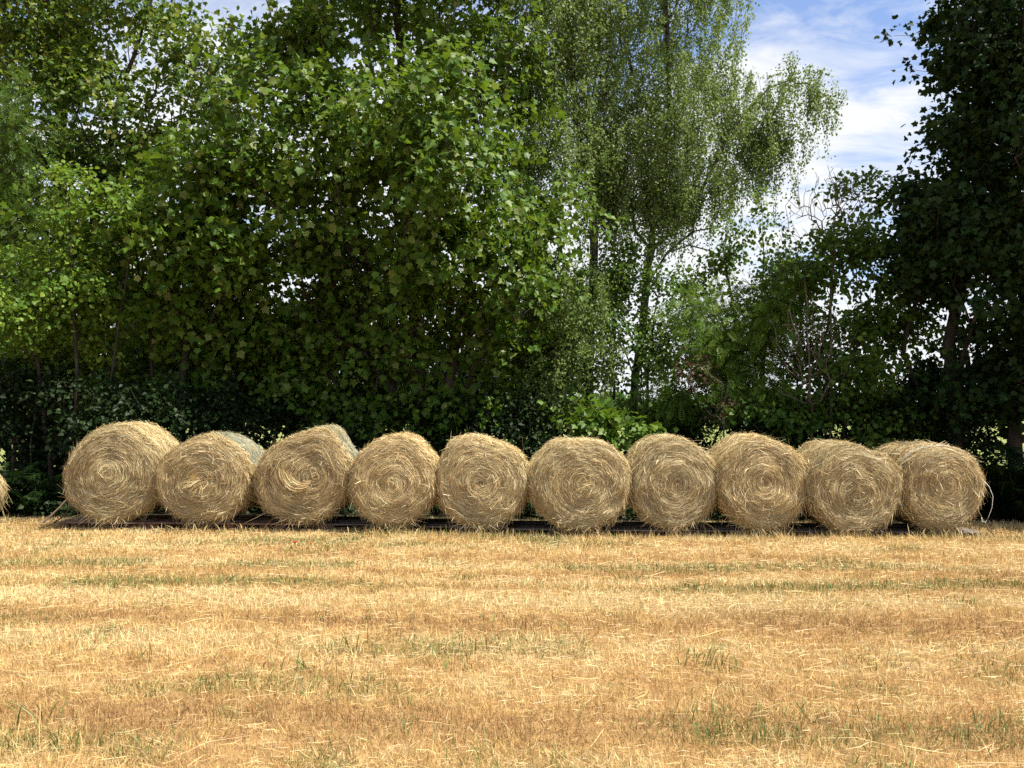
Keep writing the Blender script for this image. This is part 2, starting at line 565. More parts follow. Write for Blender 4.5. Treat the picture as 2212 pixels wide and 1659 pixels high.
def stubble():
    rng = np.random.default_rng(11)
    n = 540000
    x, y = sample_field(rng, n)
    k = keep_clear(x, y) & ~((y > 12.4) & (rng.random(n) < (y - 12.4) / 0.6))
    x, y = x[k], y[k]
    n = len(x)
    z = ground_z(x, y)
    lip = np.exp(-((y - (11.15 - 0.053 * (x + 5.6))) / 0.35) ** 2)
    L_ = rng.gamma(5, 0.0082, n) * (0.6 + 0.4 * value_noise(x, y * 2, 21, 1.5) + 0.5 * value_noise(x, y, 22, 8.0)) * (1 + 0.7 * lip * smooth(x, -2.2, -1.2))
    tilt = np.where(rng.random(n) < .45, rng.normal(1.05, .3, n), np.abs(rng.normal(0, 0.5, n)))
    az = rng.uniform(0, 2 * math.pi, n)
    d = np.stack([np.sin(tilt) * np.cos(az), np.sin(tilt) * np.sin(az), np.cos(tilt)], -1)
    wv = unit(np.cross(d, unit(rng.normal(0, 1, (n, 3)))))
    wd = (0.0007 + 0.00034 * y) * rng.uniform(0.6, 1.3, n)
    base = np.stack([x, y, z - 0.004], -1)
    V = np.stack([base - wv * wd[:, None], base + wv * wd[:, None], base + d * L_[:, None] + wv * wd[:, None] * 0.35], 1).reshape(-1, 3)
    T = np.arange(n * 3).reshape(-1, 3)
    c = tone(x, y, rng)
    link('stubble', make_mesh('stubble', V, T, False, {'col': np.repeat(c, 3, 0)}), M['grass'],
         kind='stuff', label='short dry tan and orange mown grass stubble over the field', category='grass')


def loose_straw():
    rng = np.random.default_rng(12)
    n = 30000
    x, y = sample_field(rng, n, 3.4, 12.6, 1.0)
    pal = tone(x, y, rng)
    lum = pal.mean(1)
    k = rng.random(n) < np.clip((lum - 0.26) * 3.4, 0.04, 1)
    x, y = x[k], y[k]
    n = len(x)
    L_ = np.where(rng.random(n) < 0.035, rng.uniform(0.14, 0.38, n), rng.gamma(2.2, 0.022, n) + 0.02)
    az = rng.normal(0.05, 0.55, n) + (rng.random(n) < 0.25) * rng.uniform(0, 3.14, n)
    dx, dy = np.cos(az), np.sin(az)
    bend = rng.normal(0, 0.16, n) * L_
    t = np.array([-0.5, 0, 0.5])
    px = x[:, None] + dx[:, None] * L_[:, None] * t - dy[:, None] * bend[:, None] * (1 - 4 * t * t)
    py = y[:, None] + dy[:, None] * L_[:, None] * t + dx[:, None] * bend[:, None] * (1 - 4 * t * t)
    lift = rng.uniform(0.010, 0.045, n)[:, None] + t * rng.normal(0, 0.06, n)[:, None] * L_[:, None] * 2
    pz = ground_z(px, py) + np.maximum(lift, 0.008)
    P = np.stack([px, py, pz], -1)
    d = unit(P[:, 2] - P[:, 0])
    wv = unit(np.cross(d, unit(np.array([0, -0.4, 1]) + rng.normal(0, .5, (n, 3)))))
    wd = (0.0006 + 0.00017 * y) * rng.uniform(0.6, 1.3, n)
    W = wv[:, None] * wd[:, None, None] * np.array([0.7, 1, 0.6])[None, :, None]
    V, T = strips(P, W)
    c = np.array([.68, .52, .25]) * rng.uniform(0.6, 1.12, (n, 1)) + rng.normal(0, .025, (n, 3))
    c = np.clip(c, 0.03, 0.85)
    link('loose_straw', make_mesh('loose_straw', V, T, False, {'col': np.repeat(c, 6, 0)}), M['straw'],
         kind='stuff', label='pale loose hay stalks lying scattered in rows on the mown field', category='straw')


def green_grass():
    rng = np.random.default_rng(13)
    tufts = [(725, 1400, 22, .16), (985, 1405, 34, .17), (680, 1335, 22, .09), (650, 1445, 40, .12), (975, 1440, 20, .12), (500, 1260, 40, .09),
             (350, 1262, 40, .08), (160, 1268, 70, .08), (250, 1270, 50, .08), (1010, 1252, 40, .09), (1150, 1262, 36, .08), (1360, 1250, 40, .09), (1480, 1265, 40, .08),
             (60, 1610, 30, .14), (130, 1625, 24, .12), (80, 1570, 20, .2), (1525, 1425, 30, .16), (1545, 1440, 24, .14), (1560, 1600, 36, .11), (1545, 1545, 22, .09),
             (1500, 1570, 26, .08), (1730, 1545, 22, .09), (1905, 1425, 20, .14), (1850, 1430, 16, .11), (2180, 1560, 26, .10), (2150, 1600, 16, .09), (1680, 1265, 50, .08),
             (1800, 1270, 50, .08), (2010, 1272, 30, .07), (1210, 1222, 40, .07), (960, 1218, 36, .06), (440, 1225, 50, .06), (260, 1225, 36, .06), (1650, 1600, 30, .13),
             (840, 1340, 14, .1), (880, 1320, 10, .12), (930, 1590, 14, .12), (1000, 1640, 26, .11), (505, 1555, 24, .09), (1100, 1340, 14, .09), (1190, 1360, 14, .1), (1840, 1250, 16, .09),
             (560, 1470, 12, .12), (300, 1420, 12, .14), (220, 1390, 12, .13), (1480, 1400, 12, .1), (1320, 1330, 14, .08), (2140, 1390, 16, .1), (1990, 1300, 16, .08)]
    X, Y, Hh = [], [], []
    for px, py, n, h in tufts:
        yy = EYE * F / (py - 888)
        p = at(px, py, yy)
        X.append(p[0] + rng.normal(0, 0.075 + 0.006 * yy, n))
        Y.append(yy + rng.normal(0, 0.05, n))
        Hh.append(h * rng.uniform(0.4, 1.1, n))
    n = 34000
    x, y = sample_field(rng, n, 3.4, 12.4, 1.3)
    k = (rng.random(n) < green_amount(x, y) * 0.75 + 0.012) & keep_clear(x, y)
    X.append(x[k])
    Y.append(y[k])
    Hh.append(rng.gamma(6, 0.0078, k.sum()))
    vx = rng.uniform(-7.6, 7.6, 5200)
    vy = 11.38 - 0.053 * (vx + 5.6) - np.abs(rng.normal(0, .16, 5200)) + .05
    vk = rng.random(5200) < smooth(value_noise(vx + 30, vy, 41, 1.7), .25, .75) * (.35 + .65 * smooth(vx, -2.4, -1.2))
    n_grown = sum(len(a) for a in X)
    X.append(vx[vk])
    Y.append(vy[vk])
    Hh.append(rng.gamma(5, .016, vk.sum()))
    x, y, h = map(np.concatenate, (X, Y, Hh))
    n = len(x)
    verge = np.arange(n) >= n_grown
    az = rng.uniform(0, 2 * math.pi, n)
    lean = np.abs(rng.normal(0.25, 0.25, n))
    curl = rng.uniform(0.1, 0.9, n)
    t = np.array([0, 0.4, 0.75, 1.0])
    r = h[:, None] * (lean[:, None] * t + curl[:, None] * 0.6 * t ** 2.5)
    P = np.stack([x[:, None] + np.cos(az)[:, None] * r, y[:, None] + np.sin(az)[:, None] * r,
                  ground_z(x, y)[:, None] + h[:, None] * (t - 0.25 * curl[:, None] * t ** 3)], -1)
    wv = unit(np.stack([-np.sin(az), np.cos(az), rng.normal(0, .3, n)], -1) + rng.normal(0, .5, (n, 3)))
    wd = (0.0014 + 0.00025 * y) * rng.uniform(0.7, 1.5, n)
    W = wv[:, None] * wd[:, None, None] * np.array([0.9, 1, 0.7, 0.12])[None, :, None]
    V, T = strips(P, W)
    c = np.array([.075, .125, .025]) + rng.random((n, 1)) * np.array([.12, .11, .035])
    dry = rng.random(n) < np.where(verge, .72, .18)
    c[dry] = np.array([.50, .37, .15]) * rng.uniform(.6, 1.2, (dry.sum(), 1))
    link('green_grass', make_mesh('green_grass', V, T, False, {'col': np.repeat(c, 8, 0)}), M['grass'],
         kind='stuff', label='green regrowing grass blades in tufts and strips on the mown field', category='grass')


stubble()
loose_straw()
green_grass()


# ------------------------------------------------------------------ pallets
def row_face_y(px):
    return 11.52 - (px - 235) / 1805 * 0.58


ROW_YAW = math.atan2(-0.58, 10.9)
PALLET_H = 0.10
_board_cache = {}


def board_mesh(name, sx, sy, sz, mat, seed=0):
    key = (name, round(sx, 3), round(sy, 3), round(sz, 3), mat, seed)
    if key not in _board_cache:
        V, T = box(sx, sy, sz, bev=0.004)
        rng = np.random.default_rng(seed)
        V = V + rng.normal(0, 0.0018, V.shape)
        me = make_mesh(name, V, T)
        me.materials.append(M[mat])
        _board_cache[key] = me
    return _board_cache[key]


def pallet(i, x, yaw_j, tilt, wood, label):
    px = CX + x / 11.3 * F
    y = row_face_y(px) + 0.09 + 0.40
    z = float(ground_z(x, y)) + 0.002
    t = thing('pallet', label, 'pallet', (x, y, z), 'pallets under the row of bales', ROW_YAW + yaw_j)
    t.rotation_euler[1] = tilt
    rng = random.Random(100 + i)
    W, D = 1.19, 0.80
    for k, (cy, sy) in enumerate([(-0.327, .145), (0, .145), (0.327, .145)]):                  # bottom runners
        o = link('bottom_board', board_mesh('bottom_board', W, 0.10, 0.02, wood, k), None, t)
        o.location = (0, cy, 0.010)
    for a in (-1, 0, 1):
        for b in (-1, 0, 1):
            o = link('block', board_mesh('block', 0.145 if a == 0 else 0.10, 0.10, 0.038, wood, 7 + a), None, t)
            o.location = (a * (W / 2 - 0.05), b * 0.327, 0.0205 + 0.019)
    for a in (-1, 0, 1):                                                                        # cross boards
        o = link('cross_board', board_mesh('cross_board', D, 0.145 if a == 0 else 0.10, 0.02, wood, 3 + a), None, t)
        o.location = (a * (W / 2 - 0.05), 0, 0.069)
        o.rotation_euler = (0, 0, math.pi / 2)
    for k, cy in enumerate((-0.35, -0.175, 0, 0.175, 0.35)):
        o = link('deck_board', board_mesh('deck_board', W + 0.02, 0.10 if k % 2 else 0.14, 0.02, wood, 20 + (i + k) % 4), None, t)
        o.location = (rng.uniform(-.008, .008), cy, 0.0895)
        o.rotation_euler = (0, 0, rng.uniform(-.008, .008))
    return t


ORD = ['first', 'second', 'third', 'fourth', 'fifth', 'sixth', 'seventh', 'eighth', 'ninth', 'tenth']
for i in range(10):
    xx = -6.12 + 0.606 + i * 1.216
    wood = 'pallet_red' if i < 3 else 'pallet_grey'
    if i == 0:
        lab = 'reddish brown wooden pallet with its corner sticking out beside the leaning poles'
    elif i < 3:
        lab = 'reddish brown wooden pallet, %s along the row counted from the leaning poles' % ORD[i]
    elif i == 9:
        lab = 'weathered grey pallet end of the row, its corner free beside dark bracken'
    else:
        lab = 'low weathered grey pallet, %s along the row counted from the leaning poles' % ORD[i]
    pallet(i, xx, random.Random(i).uniform(-.012, .012), 0.0, wood, lab)


# ------------------------------------------------------------------ hay bales
def straw_colors(rng, n, pale=0.0, ring=None):
    pal = .92 * np.array([[.66, .52, .27], [.56, .425, .205], [.46, .335, .155], [.34, .24, .11], [.76, .65, .40], [.46, .41, .22]])
    w = np.array([.24, .30, .21, .10, .06, .09])
    c = pal[rng.choice(6, n, p=w / w.sum())]
    c = c * rng.uniform(0.78, 1.2, (n, 1))
    if ring is not None:
        c = c * (0.74 + 0.52 * ring[:, None])
    return np.clip(c * (1 + pale), 0.02, 0.85)


def bale(label, cx, cy, wpx, toppx, dYf, bumps=(), spiral=(0, 0), length=1.2, yaw=0.0, seed=0, burst=0, swirl=False, net=False, twine=False,
         green=0.0, floor=None, fringe=0.0):
    rng = np.random.default_rng(1000 + seed)
    Yf = row_face_y(cx) + dYf
    c = at(cx, cy, Yf)
    s = Yf / F
    rx = wpx / 2 * s
    zb = floor if floor is not None else float(ground_z(c[0], Yf + 0.4)) + PALLET_H
    rz_top = (cy - toppx) * s
    cz = c[2] - zb
    rz = max((rz_top + cz) / 2, 0.3)
    czl = rz                                                        # centre of the roll above its support
    root = thing('hay_bale', label, 'hay bale', (c[0], Yf, zb - 0.004), 'round hay bales in a row', yaw)
    ph = rng.uniform(0, 6.28, 6)
    bumps = list(bumps) + [(rng.uniform(-20, 200), rng.uniform(-.022, .022), rng.uniform(14, 30)) for _ in range(4)]
    tint = rng.uniform(.9, 1.06) * np.array([1, 1, 1]) + np.array([-1, 0, 1]) * rng.uniform(-.01, .035)

    def R(th):
        r = 1 / np.sqrt((np.cos(th) / rx) ** 2 + (np.sin(th) / rz) ** 2)
        for a, amp, wd in bumps:
            d = (th - math.radians(a) + math.pi) % (2 * math.pi) - math.pi
            r = r + amp * np.exp(-(d / math.radians(wd)) ** 2)
        r = r + 0.008 * np.sin(3 * th + ph[0]) + 0.007 * np.sin(5 * th + ph[1]) + 0.004 * np.sin(9 * th + ph[2])
        return r

    def flat(P):
        """sag: the underside rests flat on the boards"""
        z = P[..., 2]
        P[..., 2] = np.where(z < 0.05, 0.05 * np.exp((np.minimum(z, 0.05) - 0.05) / 0.09) - 0.0, z)
        return P

    sxo, szo = spiral[0] * s, -spiral[1] * s

    def face(th, q, lift=0.0):
        """front end, q = 0 centre .. 1 rim"""
        r = R(th) * q
        x = r * np.cos(th) + sxo * (1 - q)
        z = czl + r * np.sin(th) + szo * (1 - q)
        dome = -0.045 * (1 - q ** 2) + 0.11 * smooth(q, 0.84, 1.0) ** 1.6
        wx, wz = q * np.cos(th) * 2.2 + 20, q * np.sin(th) * 2.2 + 20
        wob = 0.05 * (value_noise(wx, wz, 80 + seed, 1.3) - .5) + 0.03 * (value_noise(wx, wz, 81 + seed, 3.1) - .5) + 0.010 * (value_noise(q * 17 + .5 * np.sin(th + ph[3]), q * 0, 82 + seed) - .5)
        y = dome + wob - lift
        return flat(np.stack([x, y, z], -1))

    def side(th, y, lift=0.0):
        r = R(th) * (1 - 0.10 * smooth(-y, -0.12, 0.0) - 0.12 * smooth(y, length - 0.12, length)) + lift + 0.01 * np.sin(y * 9 + 2 * th)
        return flat(np.stack([r * np.cos(th), y, czl + r * np.sin(th)], -1))

    # --- body
    A = 64
    th = np.arange(A) / A * 2 * math.pi
    rings = [face(th, np.full(A, qq)) + np.array([0, .012, 0]) for qq in np.linspace(0.06, 0.97, 12)]
    rings += [side(th, np.full(A, yy), -0.012) for yy in np.linspace(0.12, length - 0.03, 9)]
    rings += [side(th, np.full(A, length), -0.03) * np.array([.93, 1, .93]) + np.array([0, 0, czl * .07])]
    V = np.concatenate(rings)
    nr = len(rings)
    T = []
    a = np.arange(A)
    b = (a + 1) % A
    for k in range(nr - 1):
        T.append(np.stack([k * A + a, k * A + b, (k + 1) * A + b], -1))
        T.append(np.stack([k * A + a, (k + 1) * A + b, (k + 1) * A + a], -1))
    V = np.vstack([V, rings[0].mean(0), rings[-1].mean(0)])
    T.append(np.stack([np.full(A, len(V) - 2), b, a], -1))
    T.append(np.stack([np.full(A, len(V) - 1), (nr - 1) * A + a, (nr - 1) * A + b], -1))
    link('hay_roll', make_mesh('hay_roll', V, np.concatenate(T), True), M['hay_core'], root)

    VT, CO = [], []

    def add(P, W, cc):
        v, t = strips(P, W)
        VT.append((v, t))
        CO.append(np.repeat(cc, P.shape[1] * 2, 0))

    tt = np.array([-1.0, 0.0, 1.0])
    # --- straw wound on the end face
    t5 = np.linspace(-1, 1, 3)
    n = 8200 if not fringe else 2500
    q0 = np.sqrt(rng.random(n)) * 0.985 + 0.01
    th0 = rng.uniform(0, 2 * math.pi, n)
    ring = .55 * value_noise(q0 * 20 + 0.5 * np.sin(th0 + seed) + .25 * np.sin(3 * th0), q0 * 0 + seed, 40 + seed) + .45 * value_noise(q0 * np.cos(th0) * 3 + 9, q0 * np.sin(th0) * 3 + 9, 60 + seed, 1.2)
    Lg = np.minimum(rng.gamma(3.0, 0.042, n) + 0.03, 0.36)
    r0 = np.maximum(R(th0) * q0, 0.05)
    wild = rng.random(n) < 0.05
    dev = rng.normal(0.015, 0.11, n) + np.where(wild, rng.normal(0, 0.7, n), 0)
    Lg = np.where(wild, np.minimum(Lg, .16), Lg)
    dth = np.minimum(Lg / 2 / r0 * np.cos(dev), 1.0)
    dq = Lg / 2 * np.sin(dev) / R(th0)
    lift = np.abs(rng.normal(0, 0.008, n)) + wild * rng.uniform(0, .02, n)
    tipl = rng.normal(0, 0.012, n) * (1 + 2.5 * wild)
    TH = th0[:, None] + dth[:, None] * t5
    Q = np.clip(q0[:, None] + dq[:, None] * t5, 0.01, 1.04)
    P = face(TH, Q, lift[:, None] + np.maximum(tipl[:, None] * t5, -0.008))
    d = unit(P[:, 2] - P[:, 0])
    nrm = unit(np.array([0, -1.0, 0.25]) + rng.normal(0, .38, (n, 3)))
    rad = unit(np.stack([np.cos(TH), np.zeros_like(TH), np.sin(TH)], -1))
    wv = unit(np.where(wild[:, None, None], np.cross(d, nrm)[:, None], rad - (rad * nrm[:, None]).sum(-1, keepdims=True) * nrm[:, None]))
    wd = rng.gamma(3, 0.00055, n) + .0006
    add(P, wv * wd[:, None, None] * np.array([.5, 1, .4])[None, :, None], straw_colors(rng, n, 0.04, ring))

    # --- straw wound round the side
    n = 4600
    th0 = rng.uniform(math.radians(-35), math.radians(215), n)
    y0 = rng.beta(1.0, 1.3, n) * (length - 0.03) + 0.04
    Lg = rng.gamma(3.2, 0.03, n) + 0.03
    wild = rng.random(n) < 0.12
    dev = rng.normal(0, 0.28, n) + np.where(wild, rng.normal(0, 0.9, n), 0)
    TH = th0[:, None] + (Lg / 2 * np.cos(dev) / R(th0))[:, None] * tt
    YY = np.clip(y0[:, None] + (Lg / 2 * np.sin(dev))[:, None] * tt, 0.0, length)
    lift = np.abs(rng.normal(0, 0.010, n)) + wild * rng.uniform(0, .025, n)
    P = side(TH, YY, lift[:, None] + np.maximum(rng.normal(0, .018, n)[:, None] * tt, -0.01))
    d = unit(P[:, 2] - P[:, 0])
    rad = np.stack([np.cos(th0), np.zeros(n), np.sin(th0)], -1)
    wv = unit(np.cross(d, unit(rad + rng.normal(0, .5, (n, 3)))))
    wd = rng.uniform(0.0014, 0.0046, n)
    cc = straw_colors(rng, n, 0.16)  # side straw lightened to stand in for sunlit tops
    if green:
        gk = rng.random(n) < green * smooth(y0, .1, .5)
        cc[gk] = np.array([.30, .33, .22]) * rng.uniform(.7, 1.2, (gk.sum(), 1))
    add(P, wv[:, None] * wd[:, None, None] * np.array([.6, 1, .5])[None, :, None], cc)

    # --- ragged fringe round the rim
    n = 1400
    th0 = rng.uniform(0, 2 * math.pi, n)
    y0 = np.abs(rng.normal(0, 0.16, n)) if not fringe else rng.uniform(0, length - .05, n)
    base = np.where((rng.random(n) < .5)[:, None], side(th0, np.minimum(y0, length - .1), 0.0), face(th0, rng.uniform(.82, 1.0, n), 0.0))
    tang = np.stack([-np.sin(th0), np.zeros(n), np.cos(th0)], -1) * np.where(rng.random(n) < .78, -1, 1)[:, None]
    rad = np.stack([np.cos(th0), np.zeros(n), np.sin(th0)], -1)
    d = unit(tang * 1.0 + rad * np.abs(rng.normal(0.10 + fringe, .34 + fringe, n))[:, None] + np.array([0, -1, 0]) * rng.normal(0.12, .3, n)[:, None])
    Lg = (rng.gamma(2.6, 0.026, n) + 0.025) * (1 + fringe)
    sag = Lg * rng.uniform(0, .22, n)
    t3 = np.array([0, .55, 1.0])
    P = base[:, None] + d[:, None] * (Lg[:, None] * t3)[..., None] + np.array([0, 0, -1.0]) * (sag[:, None] * t3 ** 2)[..., None]
    P[..., 2] = np.maximum(P[..., 2], -0.04)
    wv = unit(np.cross(d, unit(rng.normal(0, 1, (n, 3)))))
    wd = rng.uniform(0.0011, 0.0028, n)
    add(P, wv[:, None] * wd[:, None, None] * np.array([1, .9, .35])[None, :, None], straw_colors(rng, n, 0.15))

    # --- wisps hanging from the underside at the front
    n = 170
    th0 = rng.normal(math.radians(270), math.radians(24), n)
    base = face(th0, rng.uniform(.86, 1.0, n), 0.01)
    d = unit(np.stack([rng.normal(0, .6, n), -np.abs(rng.normal(.35, .3, n)), -np.abs(rng.normal(.5, .3, n))], -1))
    Lg = rng.gamma(3, 0.03, n) + 0.03
    P = base[:, None] + d[:, None] * (Lg[:, None] * t3)[..., None]
    P[..., 2] = np.maximum(P[..., 2], -PALLET_H + 0.015)
    wv = unit(np.cross(d, unit(rng.normal(0, 1, (n, 3)))))
    add(P, wv[:, None] * rng.uniform(.001, .0028, n)[:, None, None] * np.array([1, .9, .35])[None, :, None], straw_colors(rng, n, 0.05))

    # --- stalks bursting from the middle
    if burst:
        n = burst
        a0 = rng.uniform(0, 2 * math.pi, n)
        base = face(a0, rng.uniform(0.0, .10, n), 0.0)
        a1 = np.where(rng.random(n) < .85, rng.normal(math.radians(195), .55, n), a0)
        d = unit(np.stack([np.cos(a1) * .9, -rng.uniform(.15, .7, n), np.sin(a1) * .9], -1))
        Lg = rng.uniform(.06, .24, n)
        P = base[:, None] + d[:, None] * (Lg[:, None] * t3)[..., None] + np.array([0, 0, -1.0]) * (Lg[:, None] * .2 * t3 ** 2)[..., None]
        wv = unit(np.cross(d, unit(rng.normal(0, 1, (n, 3)))))
        add(P, wv[:, None] * rng.uniform(.0015, .0036, n)[:, None, None] * np.array([1, .9, .35])[None, :, None], straw_colors(rng, n, 0.42))
    # --- a thick twisted wisp standing proud of the face
    if swirl:
        n = 420
        tq = np.linspace(0, 1, 3)
        st = rng.random(n)
        TH = math.radians(158) + (st[:, None] * 1.0 + tq * .5) * 1.0 + rng.normal(0, .1, n)[:, None]
        Q = .56 - .30 * (st[:, None] + tq * .35) + rng.normal(0, .05, n)[:, None]
        P = face(TH, np.clip(Q, .02, .9), 0.05 + np.abs(rng.normal(0, .035, n))[:, None])
        d = unit(P[:, 2] - P[:, 0])
        wv = unit(np.cross(d, unit(np.array([0, -1., 0]) + rng.normal(0, .6, (n, 3)))))
        add(P, wv[:, None] * rng.uniform(.0013, .0035, n)[:, None, None] * np.array([.7, 1, .5])[None, :, None], straw_colors(rng, n, 0.28))
    V, T = join(VT)
    link('straw', make_mesh('straw', V, T, False, {'col': np.clip(np.concatenate(CO) * tint, .01, .85)}), M['straw'], root, kind='stuff')

    if net:
        PP, WW = [], []
        for fam in (-1, 1):
            for k in range(46):
                ts = np.linspace(0, 1, 22)
                yb = 0.34 + k * 0.019
                thn = np.radians(-25 + 235 * ts)
                yy = np.clip(yb + fam * 0.012 * ((np.arange(22) % 2) * 2 - 1), .3, length - .02)
                p = side(thn, yy, 0.016)
                PP.append(p)
                WW.append(np.tile(np.array([0, 0.0022, 0]), (22, 1)))
        V, T = strips(np.array(PP), np.array(WW))
        link('net_wrap', make_mesh('net_wrap', V, T), M['net'], root)
    if twine:
        for k, yy in enumerate((0.10, 0.125, 0.15)):
            ths = np.radians(np.linspace(-20, 200, 40))
            p = side(ths, yy + .01 * np.sin(ths * 3 + k), 0.014)
            V, T = tube(p, np.full(40, 0.0035), 4)
            link('twine', make_mesh('twine', V, T), M['twine'], root)
        p0 = side(np.radians(np.array(12.)), np.array(.03), .015)
        pts = [p0, p0 + [.05, -.04, -.08], p0 + [.085, -.06, -.20], p0 + [.07, -.06, -.34], p0 + [.03, -.05, -.46], p0 + [-.01, -.05, -.53], p0 + [-.05, -.04, -.52], p0 + [-.05, -.03, -.47]]
        V, T = tube(pts, np.full(len(pts), 0.004), 4)
        link('twine', make_mesh('twine', V, T, True), M['twine'], root)
    return root


B = [
    dict(label='tall hay bale with flattened left flank beside the leaning poles, first on the pallets', cx=243, cy=1035, wpx=208, toppx=924, dYf=0.0, bumps=[(84, .05, 20), (215, .03, 25), (25, -.02, 20)], spiral=(-8, -5), yaw=0.05),
    dict(label='hay bale with a tuft of stalks bursting from its centre and pale net behind', cx=435, cy=1040, wpx=212, toppx=943, dYf=-0.02, bumps=[(135, -.01, 20)], spiral=(2, 0), burst=190, net=True, green=.5),
    dict(label='hay bale with a thick twisted wisp of hay off-centre on its end', cx=652, cy=1040, wpx=214, toppx=940, dYf=0.0, bumps=[(70, .085, 18), (130, -.03, 25), (25, .02, 20)], spiral=(34, -8), swirl=True, net=True, green=.4),
    dict(label='smaller hay bale with a narrow pointed top, resting on the first grey pallet', cx=848, cy=1048, wpx=192, toppx=946, dYf=-0.12, bumps=[(82, .03, 18), (140, -.025, 25), (35, -.02, 20)], spiral=(2, 8)),
    dict(label='hay bale with a ragged shaggy peak at upper left and a sloping top', cx=1042, cy=1047, wpx=206, toppx=955, dYf=-0.05, bumps=[(124, .11, 16), (102, .07, 14), (40, .02, 20)], spiral=(-4, -6)),
    dict(label='broad hay bale with a flat top and a small wisp on its crown', cx=1255, cy=1050, wpx=222, toppx=953, dYf=-0.08, bumps=[(60, .025, 16), (120, .025, 16), (90, -.01, 12)], spiral=(20, -2), burst=35),
    dict(label='round even hay bale, third counted from the twine-tied bale past its neighbour', cx=1458, cy=1049, wpx=194, toppx=951, dYf=0.02, bumps=[(85, .02, 25)], spiral=(4, -6)),
    dict(label='shaggy hay bale with loose stalks across its lower end and a high crown', cx=1652, cy=1046, wpx=200, toppx=950, dYf=-0.02, bumps=[(92, .05, 22)], spiral=(-2, -8)),
    dict(label='hay bale pushed slightly forward with frayed right shoulder, beside the twine-tied bale', cx=1850, cy=1057, wpx=204, toppx=962, dYf=-0.12, bumps=[(110, .02, 20), (15, .02, 20)], spiral=(0, 16), yaw=-0.02),
    dict(label='hay bale tied with white twine whose loose loop hangs, beside dark bracken', cx=2038, cy=1053, wpx=182, toppx=962, dYf=0.0, bumps=[(40, .03, 20), (130, .01, 20)], spiral=(4, -12), twine=True, yaw=0.02),
]
B[6]['label'] = 'plain evenly rounded hay bale between the flat-topped bale and the shaggy high-crowned one'
for i, kw in enumerate(B):
    bale(seed=i, **kw)
bale('hay bale on the bare grass apart from the pallet row, beyond the leaning poles', cx=-180, cy=1092, wpx=185, toppx=1005, fringe=.5, dYf=0.05, seed=20, floor=0.0, yaw=0.02)


# ------------------------------------------------------------------ leaning poles
def pole(label, p0, p1, r, sag=0.02, seed=0):
    rng = np.random.default_rng(seed)
    t = np.linspace(0, 1, 9)
    P = np.array(p0)[None] * (1 - t[:, None]) + np.array(p1)[None] * t[:, None]
    P[:, 2] -= sag * np.sin(t * math.pi)
    P += rng.normal(0, r * .35, P.shape) * np.array([1, 1, .5])
    V, T = tube(P - P[0], r * (1 - .3 * t) * rng.uniform(.9, 1.1, 9), 8)
    o = link('wooden_pole', make_mesh('wooden_pole', V, T, True), M['pole'], None, label=label, category='pole', group='poles leaning at the ends of the row')
    o.location = P[0]


p = at(66, 1134, 11.75)
pole('long brown pole leaning from the grass towards the tall first bale', (p[0], 11.95, 0.0), (at(150, 1078, 12.3)[0], 12.35, 0.40), 0.017, seed=1)
p = at(106, 1128, 12.0)
pole('short dark pole leaning low under the first bale above the pallet corner', (p[0], 12.1, 0.01), (at(150, 1090, 12.3)[0], 12.45, 0.26), 0.013, seed=2)
p = at(2168, 1146, 11.1)
pole('thin grey stick leaning from the grass towards the twine-tied bale', (p[0], 11.35, -0.03), (at(2118, 1098, 11.6)[0], 11.7, 0.28), 0.011, seed=3)


# ------------------------------------------------------------------ poppies
def poppy(label, px, py, mat, size):
    y = EYE * F / (py + 6 - 888)
    x = at(px, py, y)[0]
    t = thing('poppy', label, 'flower', (x, y, float(ground_z(x, y))), 'poppies in the mown grass')
    h = 0.062
    V, T = tube([(0, 0, 0), (.004, 0, h * .5), (0, -.004, h)], [.002, .0018, .0018], 5)
    link('stem', make_mesh('stem', V, T), M['stem'], t)
    th = np.linspace(-1.0, 1.0, 7)
    V = [(0, 0, 0)]
    for rr, zf in ((.55, .28), (1.0, .75)):
        for a in th:
            V.append((rr * math.sin(a) * .95, rr * math.cos(a) * .72, zf * .75 + .06 * math.sin(a * 5)))
    T = []
    for k in range(6):
        T += [(0, 1 + k, 2 + k), (1 + k, 8 + k, 9 + k), (1 + k, 9 + k, 2 + k)]
    me = make_mesh('petal', np.array(V) * size, np.array(T), True)
    me.materials.append(M[mat])
    for k in range(4):
        o = link('petal', me, None, t)
        o.location = (0, -.004, h)
        o.rotation_euler = (0.25 * (k % 2), 0, k * math.pi / 2 + .3)


poppy('red poppy flower standing alone in the dry mown grass', 637, 1178, 'poppy', 0.036)
poppy('small orange poppy flower beside a larger red one in dry grass', 672, 1180, 'poppy_orange', 0.024)

# ------------------------------------------------------------------ leaf shapes (unit length along +y, normal +z)


def fan(outline, centre):
    V = np.array([centre] + outline, dtype=float)
    n = len(outline)
    T = np.array([(0, 1 + i, 1 + (i + 1) % n) for i in range(n)])
    return V, T


def with_fold(V, fold=0.22, curl=0.18):
    z = fold * np.abs(V[:, 0]) - curl * V[:, 1] ** 2
    return np.stack([V[:, 0], V[:, 1], z], -1)


